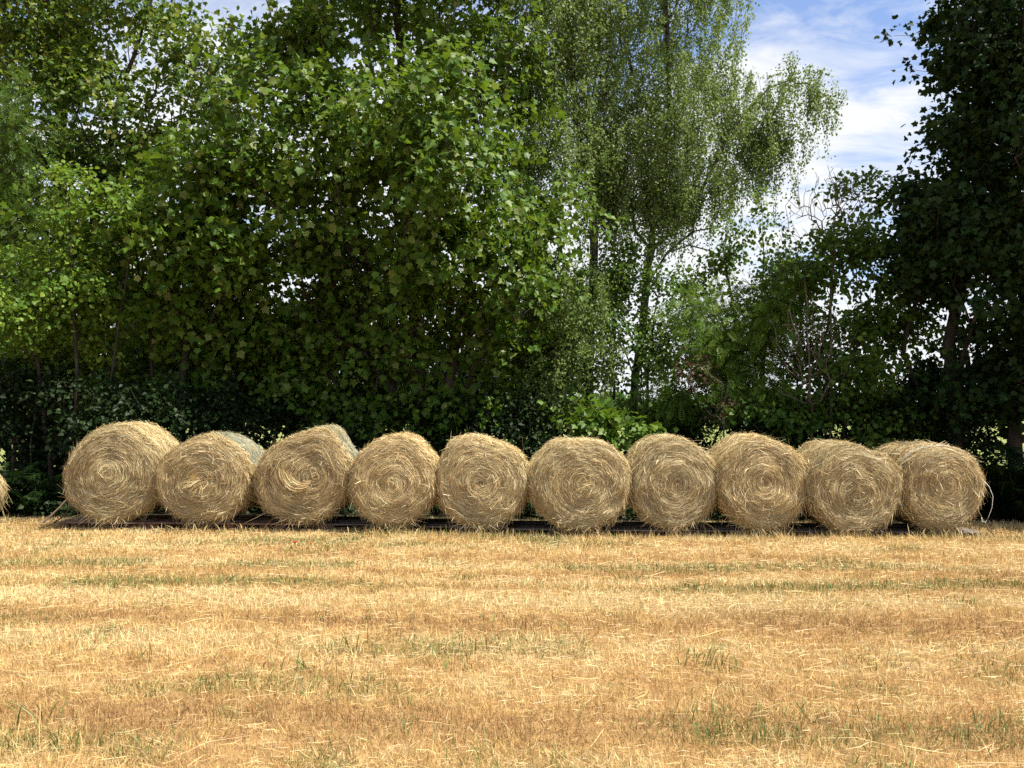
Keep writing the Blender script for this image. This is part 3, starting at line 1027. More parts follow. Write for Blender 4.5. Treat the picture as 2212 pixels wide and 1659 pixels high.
half = [(.17, -.07), (.43, .06), (.34, .21), (.57, .50), (.31, .58)]
maple_out = [(0, 0)] + half + [(0, 1.0)] + [(-x, y) for x, y in reversed(half)]
V_, T_ = fan(maple_out, (0, .28))
LEAF = {'maple': (with_fold(V_), T_)}
lobes = [(.43, .05), (.33, .23), (.57, .50), (.30, .58)]
ml = [(0, 0)] + lobes + [(0, 1.0)] + [(-x, y) for x, y in reversed(lobes)]
LEAF['maple_crown'] = (with_fold(np.array(ml)), np.array([(0, i, i + 1) for i in range(1, 9)]))
lobes = [(.44, .08), (.56, .48), (.27, .56)]
ml = [(0, 0)] + lobes + [(0, 1.0)] + [(-x, y) for x, y in reversed(lobes)]
LEAF['maple_simple'] = (with_fold(np.array(ml)), np.array([(0, i, i + 1) for i in range(1, 7)]))
half = [(.25, .05), (.46, .33), (.38, .68)]
ov = [(0, 0)] + half + [(0, 1.0)] + [(-x, y) for x, y in reversed(half)]
V_ = np.array(ov)
LEAF['oval'] = (with_fold(V_, .25, .2), np.array([(0, 1, 2), (0, 2, 4), (2, 3, 4), (0, 4, 6), (0, 6, 7), (4, 5, 6)]))
V_ = np.array([(0, 0), (.40, .36), (0, 1.0), (-.40, .36)])
LEAF['small'] = (with_fold(V_, .3, .1), np.array([(0, 1, 2), (0, 2, 3)]))
pv, pt = [], []
for k in range(5):
    for sgn in (-1, 1):
        y0 = .22 + k * .17
        ln = .34 * (1 - .06 * abs(k - 1.5))
        b0 = len(pv)
        ex, ey = sgn * .94, .34
        pv += [(0, y0), (sgn * ln * .5 + .035, y0 + ln * .17 - .065), (sgn * ln, y0 + ln * .36), (sgn * ln * .5 - .035, y0 + ln * .17 + .065)]
        pt += [(b0, b0 + 1, b0 + 2), (b0, b0 + 2, b0 + 3)]
b0 = len(pv)
pv += [(0, .92), (.07, 1.05), (0, 1.25), (-.07, 1.05), (-.008, 0), (.008, 0), (0, 1.0)]
pt += [(b0, b0 + 1, b0 + 2), (b0, b0 + 2, b0 + 3), (b0 + 4, b0 + 5, b0 + 6)]
LEAF['pinnate'] = (with_fold(np.array(pv), .12, .25), np.array(pt))


class SineNoise:
    def __init__(self, seed, wave):
        r = np.random.default_rng(seed)
        self.k = unit(r.normal(0, 1, (10, 3))) * (2 * math.pi / (wave * r.uniform(.6, 1.6, (10, 1))))
        self.p = r.uniform(0, 6.28, 10)

    def __call__(self, P):
        return np.sin(P @ self.k.T + self.p).mean(1) * 2.2


def grow(rng, stems, ends, tip=0.004, step=0.35, pw=0.44, trunk_r=None, wander=0.05, max_sides=7, stem_min=0.0):
    """branch skeleton: trunk polylines plus branches grown out to every twig end; returns mesh arrays and the end directions"""
    nodes, par, plen = [], [], []
    for st in stems:
        st = np.array(st, dtype=float)
        last = -1
        for a in range(len(st)):
            if a == 0:
                if st[0][2] > 0.3 and nodes:                        # a limb: forks off the nearest stem
                    last = int(np.argmin(np.linalg.norm(np.array(nodes) - st[0], axis=1)))
                    continue
                nodes.append(st[0])
                par.append(-1)
                plen.append(0.0)
                last = len(nodes) - 1
                continue
            m = max(1, int(np.linalg.norm(st[a] - st[a - 1]) / step))
            for k in range(1, m + 1):
                p = st[a - 1] + (st[a] - st[a - 1]) * k / m + rng.normal(0, .012, 3)
                nodes.append(p)
                par.append(last)
                plen.append(plen[last] + step)
                last = len(nodes) - 1
    n_stem = len(nodes)
    cap = len(nodes) + len(ends) * 30 + 100
    N = np.zeros((cap, 3))
    PL = np.zeros(cap)
    n = len(nodes)
    N[:n] = nodes
    PL[:n] = plen
    par = list(par)
    d0 = np.min(np.linalg.norm(ends[:, None] - N[None, :n], axis=2), axis=1)
    tips = np.zeros(len(ends), dtype=int)
    for e in np.argsort(d0):
        q = ends[e]
        v = q - N[:n]
        dist = np.linalg.norm(v, axis=1) + 1e-6
        cost = dist * (1.35 - 0.55 * v[:, 2] / dist) + 0.22 * PL[:n]
        b = int(np.argmin(cost))
        m = max(1, int(math.ceil(dist[b] / step)))
        last = b
        p0 = N[b].copy()
        for k in range(1, m + 1):
            t = k / m
            p = p0 + (q - p0) * t
            p[2] += 0.10 * dist[b] * math.sin(t * math.pi) * (1 if k < m else 0)
            if k < m:
                p = p + rng.normal(0, wander, 3)
            N[n] = p
            PL[n] = PL[last] + dist[b] / m
            par.append(last)
            last = n
            n += 1
        tips[e] = last
    N = N[:n]
    par = np.array(par)
    cnt = np.zeros(n)
    cnt[tips] += 1
    best = np.full(n, -1)
    bestc = np.full(n, -1.0)
    for i in range(n - 1, -1, -1):
        if par[i] >= 0:
            cnt[par[i]] += cnt[i]
    for i in range(n):
        if par[i] >= 0 and cnt[i] > bestc[par[i]]:
            bestc[par[i]] = cnt[i]
            best[par[i]] = i
    r = tip * np.maximum(cnt, 1) ** pw
    if trunk_r:
        rootmax = max(r[i] for i in range(n) if par[i] < 0)
        f = trunk_r / rootmax
        if f > 1:
            r = np.where(r > tip * 3, tip * 3 + (r - tip * 3) * ((trunk_r - tip * 3) / (rootmax - tip * 3)), r)
    r[:n_stem] = np.maximum(r[:n_stem], stem_min)
    tan = np.zeros((n, 3))
    has = par >= 0
    tan[has] += unit(N[has] - N[par[has]])
    hb = best >= 0
    tan[hb] += unit(N[best[hb]] - N[hb])
    tan = unit(tan)
    own = np.zeros((n, 3))
    own[has] = unit(N[has] - N[par[has]])

    def fr(t):
        ref = np.where(np.abs(t[:, 2:3]) > .93, [[1.0, 0, 0]], [[0, 0, 1.0]])
        a = unit(np.cross(t, ref))
        return a, np.cross(t, a)
    idx = np.where(has)[0]
    pi = par[idx]
    main = best[pi] == idx
    out = []
    for lo, hi, sides in ((0.03, 9, max_sides), (0.010, 0.03, 5), (0, 0.010, 3)):
        k = (r[idx] >= lo) & (r[idx] < hi)
        if not k.any():
            continue
        I, Pn, mn = idx[k], pi[k], main[k]
        t0 = np.where(mn[:, None], tan[Pn], own[I])
        r0 = np.where(mn, np.minimum(r[Pn], r[I] * 1.6), r[I] * 1.1)
        a0, b0 = fr(t0)
        a1, b1 = fr(tan[I])
        ang = np.arange(sides) / sides * 2 * math.pi
        c, s = np.cos(ang)[None, :, None], np.sin(ang)[None, :, None]
        R0 = N[Pn][:, None] + r0[:, None, None] * (a0[:, None] * c + b0[:, None] * s)
        R1 = N[I][:, None] + r[I][:, None, None] * (a1[:, None] * c + b1[:, None] * s)
        V = np.concatenate([R0, R1], 1).reshape(-1, 3)
        j = np.arange(sides)
        j2 = (j + 1) % sides
        Tt = np.concatenate([np.stack([j, j2, sides + j2], -1), np.stack([j, sides + j2, sides + j], -1)])
        T = (Tt[None] + (np.arange(len(I)) * 2 * sides)[:, None, None]).reshape(-1, 3)
        out.append((V, T))
    enddir = own[tips]
    return join(out), enddir


def blob(px, py, Y, rx, ry, rd, w=None):
    s = Y / F
    return at(px, py, Y), np.array([rx * s, rd, ry * s]), (w if w else (rx * ry) ** .5 * (rd ** .3))


def sample_blobs(rng, blobs, n, noise, thr, shell=0.42, clump=0.0):
    """twig ends: boughs spread through the crown, twigs gathered round each bough, the rest filling the inside"""
    vol = np.array([np.prod(b[1]) ** (2 / 3) for b in blobs]) * np.array([1 if b[2] > 3 else b[2] for b in blobs])
    pr = vol / vol.sum()

    def raw(m, sh):
        k = rng.choice(len(blobs), m, p=pr)
        C = np.array([blobs[i][0] for i in k])
        Rr = np.array([blobs[i][1] for i in k])
        d = unit(rng.normal(0, 1, (m, 3)))
        return C + d * Rr * (rng.random((m, 1)) ** sh), unit(d / Rr)
    out, ow = [], []
    tot = 0
    if clump:
        nb = max(8, int(n / (11 if clump < .35 else 17)))
        bp, bo = raw(nb * 4, shell)
        ok = (noise(bp) > thr)
        bp, bo = bp[ok][:nb], bo[ok][:nb]
        m = int(n * .78)
        k = rng.integers(0, len(bp), m)
        off = rng.normal(0, 1, (m, 3)) * np.array([clump, clump, clump * .6])
        p = bp[k] + off
        out.append(p)
        ow.append(unit(bo[k] + unit(off) * .6))
        tot = m
    while tot < n:
        p, d = raw(n * 2, shell if not clump else .7)
        ok = (noise(p) > (thr if not clump else -9)) & (p[:, 2] > 0.25)
        out.append(p[ok][:n - tot])
        ow.append(d[ok][:n - tot])
        tot += len(out[-1])
    P, O = np.concatenate(out)[:n], np.concatenate(ow)[:n]
    ok = P[:, 2] > .25
    return P[ok], O[ok]


_leaf_data = {}


def leaf_data(kind, mat):
    if (kind, mat) not in _leaf_data:
        tv, tf = LEAF[kind]
        me = make_mesh('leaf', tv, tf)
        me.materials.append(M[mat])
        _leaf_data[(kind, mat)] = me
    return _leaf_data[(kind, mat)]


def visible_pick(P, scale, R, count, cell=11.0):
    """indices of the leaves that show largest: nearest in each small view cell, then the largest of those"""
    px, py = project(P)
    ok = (px > -10) & (px < 2222) & (py > -10) & (py < 1200) & (scale > 0)
    idx = np.where(ok)[0]
    dist = np.linalg.norm(P[idx] - np.array([0, 0, EYE]), axis=1)
    order = idx[np.argsort(dist)]
    seen, keep = set(), []
    view = unit(P - np.array([0, 0, EYE]))
    facing = np.abs((view * R[:, :, 2]).sum(1))
    for i in order:
        key = (int(px[i] // cell), int(py[i] // cell))
        if key in seen:
            continue
        seen.add(key)
        keep.append(i)
    keep = np.array(keep, dtype=int)
    if len(keep) == 0:
        return keep
    size = scale[keep] * (0.25 + facing[keep]) / np.linalg.norm(P[keep], axis=1)
    return keep[np.argsort(-size)[:count]]


def foliage_tree(name, label, category, group, stems, blobs, kind, mat, n_tw, nl, size, spread=0.28, seed=0, thr=-0.1, wave=1.6, up=0.5, droop=0.35,
                 trunk_r=0.14, bark='bark', big=300, flat=0.45, hang=0.0, tip=0.004, extra=None, shell=0.42, wander=.05, pw=.44, clump=0.0, rand=.55, crown_kind=None):
    rng = np.random.default_rng(seed)
    stems = [np.array(s, dtype=float) for s in stems]
    base = stems[0][0].copy()
    base[2] = 0.0
    root = thing(name, label, category, tuple(base), group)
    ends, outw = sample_blobs(rng, blobs, n_tw, SineNoise(seed + 7, wave), thr, shell, clump)
    (V, T), ed = grow(rng, stems, ends, tip=tip, trunk_r=trunk_r, wander=wander, pw=pw, stem_min=.016 if trunk_r > .08 else .006)
    link('trunk', make_mesh('trunk', V - base, T, True), M[bark], root)
    if nl:
        if hang:                                                    # long pendulous twigs, leaves strung along them
            ns = len(ends)
            ln = rng.uniform(.25, 1.25, ns) ** 1.2 * hang
            tpos = rng.random((ns, nl))
            drift = rng.normal(0, .12, (ns, 2)) + np.array([[-.10, 0.0]])
            off = np.stack([drift[:, :1] * tpos * ln[:, None], drift[:, 1:] * tpos * ln[:, None], -tpos * ln[:, None]], -1)
            start = unit(ed + np.array([0, 0, .3])) * 0.12
            P = ends[:, None] + start[:, None] * np.minimum(tpos * 4, 1)[..., None] + off + rng.normal(0, .058, (ns, nl, 3)) * np.array([1, 1, .7])
            d = unit(rng.normal(0, .6, (ns, nl, 3)) + np.array([0, 0, -.8]))
            nr = unit(rng.normal(0, .75, (ns, nl, 3)) + np.array([.25, -.3, .75]) + outw[:, None] * .4)
            tt = np.linspace(0, 1, 4)
            PS = ends[:, None] + start[:, None] * np.minimum(tt * 4, 1)[None, :, None] + np.stack([drift[:, :1] * tt * ln[:, None], drift[:, 1:] * tt * ln[:, None], -tt * ln[:, None]], -1)
            Wd = np.tile(np.array([.0022, 0, 0]), (ns, 4, 1))
            sv, st = strips(PS, Wd)
            link('hanging_twigs', make_mesh('hanging_twigs', sv - base, st), M[bark], root, kind='stuff')
        else:
            ns = len(ends)
            o = rng.normal(0, 1, (ns, nl, 3))
            # sprays lie in layers roughly square to the outward-and-up direction
            ax = unit(outw * np.array([.7, .7, .3]) + np.array([0, 0, .75]) + rng.normal(0, .3, (ns, 3)))
            o = o - (o * ax[:, None]).sum(-1, keepdims=True) * ax[:, None] * (1 - flat)
            P = ends[:, None] + o * spread * .62 + ed[:, None] * spread * rng.uniform(-.7, .6, (ns, nl, 1))
            d = unit(unit(o) * .8 + outw[:, None] * .5 + rng.normal(0, .35, (ns, nl, 3)) + np.array([0, 0, -droop]))
            nr = unit(np.array([0.12, -.12, up]) + outw[:, None] * .5 + rng.normal(0, rand, (ns, nl, 3)))
        P, d, nr = P.reshape(-1, 3), d.reshape(-1, 3), nr.reshape(-1, 3)
        ok = P[:, 2] > 0.05
        P, d, nr = P[ok], d[ok], nr[ok]
        R = frames(d, nr)
        scl = size * rng.uniform(.6, 1.2, len(P))
        tv, tf = LEAF[kind]
        mask = np.ones(len(P), dtype=bool)
        if big:
            pick = visible_pick(P, scl, R, big)
            mask[pick] = False
            me = leaf_data(kind, mat)
            for i in pick:
                lo = bpy.data.objects.new('leaf', me)
                col.objects.link(lo)
                lo.parent = root
                mtx = np.eye(4)
                mtx[:3, :3] = R[i] * scl[i]
                mtx[:3, 3] = P[i] - base
                lo.matrix_local = Matrix(mtx.tolist())
        tv, tf = LEAF[crown_kind or kind]
        V, T = instances(tv, tf, (P - base)[mask], R[mask], scl[mask])
        rnd = np.repeat(rng.random(mask.sum()), len(tv))
        link('crown', make_mesh('crown', V, T, False, {'rnd': rnd}), M[mat], root, kind='stuff')
    return root


def stem(*pts):
    return [at(px, py, Y) for px, py, Y in pts]


def foot(px, Y):
    p = at(px, 900, Y)
    return (p[0], Y, -0.05)


TREES = 'trees of the hedgerow behind the bales'
SHRUBS = 'shrubs of the hedgerow behind the bales'

# tall maple rising out of the top left corner
foliage_tree('maple_tree', 'tall maple with yellow-green seed keys, its trunk rising behind the light green shrub', 'tree', TREES,
             [[foot(150, 18)] + stem((140, 600, 18), (130, 400, 18), (135, 200, 18), (150, -50, 18), (170, -300, 18)), [foot(185, 18.3)] + stem((200, 500, 18.2), (260, 200, 17.8), (330, 0, 17.6))],
             [blob(150, 60, 18, 330, 260, 2.2), blob(330, 230, 17.4, 210, 170, 1.7), blob(60, 350, 18, 250, 250, 2.0), blob(430, 120, 17.3, 95, 120, 1.1), blob(210, 560, 18, 330, 250, 2.0),
              blob(100, -170, 18, 400, 180, 2.4), blob(60, 780, 17.2, 360, 190, 1.8), blob(60, 130, 17.4, 160, 200, 1.4), blob(420, 60, 17.8, 60, 60, .7)],
             'maple', 'maple_yellow', 2300, 19, 0.115, spread=.26, seed=1, crown_kind='maple_simple', thr=-.2, trunk_r=.17, clump=.36)

# big middle maple
foliage_tree('maple_tree', 'broad maple with large lobed leaves, its forked trunk showing high in the crown', 'tree', TREES,
             [[foot(900, 16.4)] + stem((905, 800, 16.4), (890, 600, 16.4), (880, 330, 16.4), (868, 130, 16.4), (850, -100, 16.4), (840, -300, 16.4)),
              [foot(870, 16.6)] + stem((830, 700, 16.6), (760, 450, 16.4), (700, 250, 16.3), (600, 110, 16.4)), [foot(930, 16.5)] + stem((990, 700, 16.3), (1060, 450, 16.2), (1000, 100, 16.3))],
             [blob(820, 60, 16.4, 300, 250, 2.2), blob(690, 330, 14.9, 200, 210, 1.6), blob(920, 350, 14.6, 240, 250, 1.7), blob(1070, 580, 15.4, 170, 150, 1.4), blob(720, 560, 16.2, 230, 200, 1.6),
              blob(900, 740, 16.9, 320, 180, 1.6), blob(620, 800, 17, 200, 150, 1.5), blob(1110, 770, 16.8, 140, 140, 1.2), blob(540, 110, 16.4, 60, 70, .8), blob(1050, 170, 16.6, 110, 230, 1.2), blob(1170, 470, 16.2, 85, 120, .9), blob(980, 620, 17, 190, 110, 1.1), blob(560, 330, 16.6, 90, 120, .9), blob(880, -170, 16.4, 320, 190, 2.2),
              blob(860, 880, 16.8, 340, 70, 1.2)],
             'maple', 'maple', 2650, 20, 0.132, spread=.25, seed=2, crown_kind='maple_crown', thr=-.1, wave=1.3, clump=.40, trunk_r=.16)

# maple in front on the left
foliage_tree('maple_tree', 'low maple with large wind-turned leaves between the light green shrub and the broad maple', 'tree', TREES,
             [[foot(390, 15.2)] + stem((395, 800, 15.2), (420, 600, 15), (440, 380, 15)), [foot(350, 15.3)] + stem((320, 700, 15.2), (290, 520, 15))],
             [blob(440, 390, 14.5, 110, 130, 1.0), blob(320, 610, 15.2, 160, 140, 1.0), blob(480, 620, 15.5, 110, 140, 1.0), blob(400, 800, 16.3, 200, 120, 1.1), blob(420, 520, 14.6, 120, 90, .9), blob(300, 480, 14.8, 110, 90, .9)],
             'maple', 'maple', 720, 19, 0.138, spread=.25, seed=3, crown_kind='maple_crown', thr=-.2, trunk_r=.07, clump=.30)

# dark maple on the right
foliage_tree('maple_tree', 'large maple in shade-darkened leaf colour towering over the bracken beside the twine-tied bale', 'tree', TREES,
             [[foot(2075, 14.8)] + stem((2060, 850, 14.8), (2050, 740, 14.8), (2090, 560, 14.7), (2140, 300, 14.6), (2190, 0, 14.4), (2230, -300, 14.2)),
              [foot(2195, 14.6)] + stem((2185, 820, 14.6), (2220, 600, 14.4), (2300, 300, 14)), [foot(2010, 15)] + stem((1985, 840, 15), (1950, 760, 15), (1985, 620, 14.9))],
             [blob(2190, 40, 14.5, 165, 260, 1.8), blob(2130, 360, 14.2, 150, 200, 1.6), blob(2055, 500, 14.3, 115, 130, 1.2), blob(2180, 600, 14.2, 190, 160, 1.6), blob(2320, 250, 13.4, 230, 420, 2.4),  # right end runs out of view, shaped to shade the left side
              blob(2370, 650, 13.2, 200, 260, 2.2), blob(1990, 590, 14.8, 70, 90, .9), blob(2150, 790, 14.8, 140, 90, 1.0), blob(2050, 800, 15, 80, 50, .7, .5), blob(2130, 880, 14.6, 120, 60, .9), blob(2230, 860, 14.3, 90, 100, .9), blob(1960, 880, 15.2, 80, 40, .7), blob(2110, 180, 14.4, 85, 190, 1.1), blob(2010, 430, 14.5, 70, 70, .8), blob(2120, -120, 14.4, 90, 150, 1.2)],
             'maple', 'maple_shade_dark', 2700, 20, 0.112, spread=.22, seed=4, crown_kind='maple_simple', thr=-.3, clump=.24, rand=.75, trunk_r=.12)

# birches
foliage_tree('birch_tree', 'weeping birch with a forked trunk and one long branch drooping out against the sky', 'tree', TREES,
             [[foot(1362, 18.4)] + stem((1372, 820, 18.4), (1392, 660, 18.4), (1405, 540, 18.4), (1420, 430, 18.4), (1448, 250, 18.4), (1440, 40, 18.4), (1430, -200, 18.4)),
              stem((1405, 545, 18.4), (1470, 480, 18.3), (1510, 420, 18.2), (1580, 280, 18.1), (1660, 190, 18), (1710, 170, 18)), stem((1400, 610, 18.4), (1440, 545, 18.1), (1490, 530, 18), (1540, 545, 17.9)), stem((1405, 560, 18.4), (1375, 500, 18.3), (1360, 430, 18.2)), stem((1395, 640, 18.4), (1345, 600, 18.2), (1320, 520, 18.1)), stem((1375, 800, 18.4), (1345, 740, 18.2), (1330, 700, 18.1)), stem((1450, 545, 18.1), (1500, 500, 18), (1560, 490, 17.9)),
              stem((1440, 300, 18.4), (1380, 200, 18.5), (1340, 60, 18.6))],
             [blob(1430, 20, 18.5, 200, 230, 1.8), blob(1490, 270, 18, 190, 150, 1.5), blob(1350, 300, 18, 120, 140, 1.2), blob(1610, 240, 18, 90, 90, .9), blob(1400, 385, 17.9, 150, 60, 1.1), blob(1725, 155, 18, 70, 45, .5, .8), blob(1775, 215, 18, 35, 60, .35, .9), blob(1690, 270, 18, 45, 40, .4, .8), blob(1540, 390, 18, 80, 50, .6), blob(1350, 440, 17.8, 90, 50, .7), blob(1470, 430, 17.8, 90, 40, .7), blob(1700, 115, 18, 20, 30, .2, .4),
              blob(1430, -180, 18.5, 230, 150, 1.8), blob(1640, 310, 18, 60, 60, .6)],
             'small', 'birch', 1950, 64, 0.060, seed=5, thr=-.25, wave=1.3, trunk_r=.088, bark='birch_bark', big=0, hang=1.15, tip=.003)
foliage_tree('birch_tree', 'weeping birch with an upright dark trunk pressed against the broad maple', 'tree', TREES,
             [[foot(1272, 17.8)] + stem((1275, 700, 17.8), (1284, 560, 17.8), (1280, 450, 17.8), (1245, 250, 17.8), (1225, 0, 17.8), (1215, -200, 17.8)), stem((1280, 470, 17.8), (1300, 330, 17.7), (1310, 150, 17.6))],
             [blob(1215, 60, 17.6, 150, 250, 1.4), blob(1195, 330, 17.2, 120, 110, 1.0), blob(1230, 640, 16.8, 100, 100, .9), blob(1240, 780, 16.6, 110, 90, .8), blob(1305, 600, 17.4, 50, 60, .5), blob(1190, -180, 17.6, 160, 130, 1.5), blob(1300, 350, 17.6, 60, 90, .7)],
             'small', 'birch', 1480, 60, 0.063, seed=6, thr=-.2, wave=1.3, trunk_r=.105, bark='birch_bark', big=0, hang=1.0, tip=.003)

# light green shrub at the left
foliage_tree('light_shrub', 'tall shrub with bright yellow-green rounded leaves in front of the dark trunks', 'shrub', SHRUBS,
             [[foot(170, 14.3)] + stem((165, 750, 14.2), (150, 500, 14.1), (150, 400, 14)), [foot(120, 14.4)] + stem((80, 780, 14.3), (30, 620, 14.1)), [foot(200, 14.4)] + stem((250, 750, 14.4), (290, 480, 14.3))],
             [blob(150, 470, 14, 62, 100, .6), blob(125, 600, 14, 100, 80, .7), blob(30, 650, 14.1, 80, 120, .8), blob(190, 710, 14.9, 140, 80, .7), blob(290, 450, 14.3, 55, 70, .5, 1), blob(230, 875, 15.3, 120, 40, .5, .6),
              blob(80, 790, 15.2, 120, 70, .7)],
             'oval', 'light_shrub', 640, 17, 0.075, spread=.16, seed=7, thr=-.15, wave=.9, clump=.22, trunk_r=.035, tip=.003)
foliage_tree('ash_sapling', 'slender ash with feathery leaflets behind the light green shrub', 'tree', TREES,
             [[foot(20, 16)] + stem((20, 700, 16), (30, 400, 15.8), (40, 180, 15.6))],
             [blob(40, 310, 15.6, 85, 150, .8), blob(25, 520, 15.6, 95, 130, .9), blob(-40, 400, 15.6, 90, 220, .9)],
             'pinnate', 'ash', 330, 7, 0.20, spread=.25, seed=8, thr=-.2, wave=1.0, trunk_r=.05, big=0)

# rowan and alder right of the birches
foliage_tree('rowan_shrub', 'rowan bush with feathery divided leaves in front of the birch gap', 'shrub', SHRUBS,
             [[foot(1590, 15.6)] + stem((1590, 800, 15.6), (1570, 680, 15.5), (1550, 600, 15.5)), [foot(1620, 15.6)] + stem((1650, 780, 15.4), (1660, 650, 15.4))],
             [blob(1560, 700, 15.5, 120, 100, .9), blob(1590, 820, 15.3, 130, 80, .9), blob(1480, 840, 15.6, 70, 80, .7), blob(1680, 690, 15.2, 80, 60, .6)],
             'pinnate', 'rowan', 520, 8, 0.20, spread=.24, seed=9, thr=-.12, wave=.9, trunk_r=.04, big=0)
foliage_tree('alder_tree', 'thin alder with sparse round leaves standing against the white cloud behind the rowan', 'tree', TREES,
             [[foot(1640, 17)] + stem((1645, 700, 17), (1650, 550, 17), (1645, 430, 17)), [foot(1600, 17)] + stem((1590, 700, 17), (1560, 520, 17))],
             [blob(1650, 500, 16.8, 70, 90, .8), blob(1560, 560, 17, 50, 100, .6, 1.2), blob(1600, 680, 17, 120, 80, .9), blob(1690, 600, 16.8, 60, 60, .6)],
             'oval', 'hazel', 170, 13, 0.08, spread=.2, seed=10, thr=-.05, wave=.8, trunk_r=.035, tip=.003)
foliage_tree('alder_tree', 'small alder with round leaves filling the gap under the forked birch', 'tree', TREES,
             [[foot(1390, 17.3)] + stem((1400, 780, 17.2), (1420, 640, 17.1)), [foot(1330, 17.3)] + stem((1325, 760, 17.2), (1330, 640, 17.1))],
             [blob(1450, 640, 17.1, 80, 90, .7), blob(1320, 670, 17, 80, 120, .7), blob(1335, 560, 17.4, 55, 70, .6), blob(1390, 770, 17, 120, 70, .8), blob(1420, 870, 17, 120, 45, .7)],
             'oval', 'hazel', 520, 14, 0.075, spread=.2, seed=11, thr=-.05, wave=.8, trunk_r=.03, tip=.003)

# hazel between rowan and dark maple
foliage_tree('hazel_shrub', 'dense dark hazel bush with one bright leafy spray low in front', 'shrub', SHRUBS,
             [[foot(1770, 15.1)] + stem((1770, 800, 15.1), (1800, 620, 15.1), (1860, 450, 15.3)), [foot(1740, 15.1)] + stem((1720, 780, 15.1), (1740, 600, 15.1)), [foot(1800, 15.1)] + stem((1840, 800, 14.9), (1880, 650, 15))],
             [blob(1780, 620, 15.1, 110, 100, 1.0), blob(1850, 540, 15.2, 75, 75, .8), blob(1880, 440, 15.4, 60, 50, .6), blob(1790, 770, 15.1, 150, 130, 1.1), blob(1845, 805, 14.2, 80, 50, .45), blob(1700, 890, 15, 150, 60, .9),
              blob(1920, 700, 15.2, 80, 90, .8), blob(1880, 900, 14.9, 120, 50, .8)],
             'oval', 'hazel', 820, 17, 0.085, spread=.18, seed=12, thr=-.15, wave=.9, clump=.24, trunk_r=.035, tip=.003)
# dead bush
foliage_tree('dead_shrub', 'leafless dead shrub of bare grey twigs rising above the hazel against cloud', 'shrub', SHRUBS,
             [[foot(1790, 14.8)] + stem((1795, 760, 14.8), (1800, 560, 15), (1800, 470, 15)), [foot(1760, 14.7)] + stem((1745, 760, 14.5), (1740, 560, 14.9))],
             [blob(1790, 450, 15.2, 105, 95, .7), blob(1810, 420, 15.2, 70, 60, .5), blob(1750, 760, 14.2, 110, 120, .5), blob(1700, 560, 15, 60, 60, .5)],
             'oval', 'hazel', 560, 0, 0.1, seed=13, thr=-.6, trunk_r=.02, bark='twig', tip=.0042, wander=.05, shell=.55, pw=.30)
foliage_tree('withered_shrub', 'small withered bush with rust-brown leaves low under the rowan', 'shrub', SHRUBS,
             [[foot(1560, 14.6)] + stem((1565, 870, 14.5), (1580, 820, 14.5))],
             [blob(1560, 880, 14.5, 60, 28, .35), blob(1500, 800, 14.7, 40, 40, .3)],
             'oval', 'dead_leaf', 40, 8, 0.055, spread=.15, seed=14, thr=-.4, trunk_r=.015, bark='twig', tip=.003, big=0)

# trees standing behind the front row
for k, (px, Y, bl, lab) in enumerate([
        (250, 21.5, [(240, 790, 21.5, 340, 120, 1.4), (330, 700, 21.5, 200, 100, 1.2)], 'dark maple standing behind the low wind-turned maple'),
        (660, 22, [(640, 800, 22, 260, 110, 1.4), (720, 730, 22, 200, 90, 1.1)], 'dark maple half hidden behind the broad central maple'),
        (1050, 22.5, [(1060, 800, 22.5, 220, 110, 1.3), (1120, 720, 22.5, 120, 90, 1.0)], 'dark maple behind the upright birch trunk and the broad maple')]):
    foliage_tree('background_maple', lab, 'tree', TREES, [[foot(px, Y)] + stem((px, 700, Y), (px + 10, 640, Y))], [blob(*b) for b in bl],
                 'maple', 'maple_shade_dark', 400, 14, 0.17, spread=.34, seed=30 + k, crown_kind='maple_simple', thr=-.1, trunk_r=.12, big=0)

# low shrubs behind the bales, leaf colour darkened in place of shade
rs = np.random.default_rng(77)
under = [(30, 850, 13.5, 'beyond the poles left of the light shrub'), (180, 860, 13.5, 'under the light green shrub'), (330, 870, 13.6, 'behind the tall first bale'),
         (15, 960, 14.6, 'behind the bale lying apart from the pallets'), (110, 965, 14.3, 'just behind the leaning poles'), (480, 900, 14.2, 'behind the bale with the bursting tuft'), (640, 920, 15.3, 'behind the bale with the twisted wisp'), (800, 915, 15.4, 'behind the narrow-topped bale'),
         (960, 915, 15.4, 'behind the bale with the ragged peak'), (1110, 915, 15.3, 'between the ragged bale and the flat-topped bale'), (1240, 965, 15.0, 'behind the flat-topped bale'), (1440, 975, 15.2, 'behind the plain evenly rounded bale'), (1545, 960, 14.8, 'below the withered bush'), (1640, 930, 14.6, 'behind the shaggy high-crowned bale'),
         (1780, 925, 14.4, 'behind the bale pushed forward'), (1920, 915, 14.3, 'behind the twine-tied bale'), (2060, 920, 14.4, 'at the foot of the dark maple')]
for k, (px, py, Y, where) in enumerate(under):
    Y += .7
    foliage_tree('shade_dark_shrub', 'low bramble thicket coloured dark for shade ' + where, 'shrub', 'low thickets behind the bales', [[foot(px, Y)] + stem((px + 5, py, Y)), [foot(px + 30, Y + .2)] + stem((px + 45, py + 20, Y))],
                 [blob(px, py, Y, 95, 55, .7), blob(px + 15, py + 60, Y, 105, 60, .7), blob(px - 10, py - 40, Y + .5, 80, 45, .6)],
                 'small', 'shade_dark_shrub', 170, 18, 0.095, spread=.2, seed=50 + k, thr=-.3, trunk_r=.02, tip=.003, big=0)
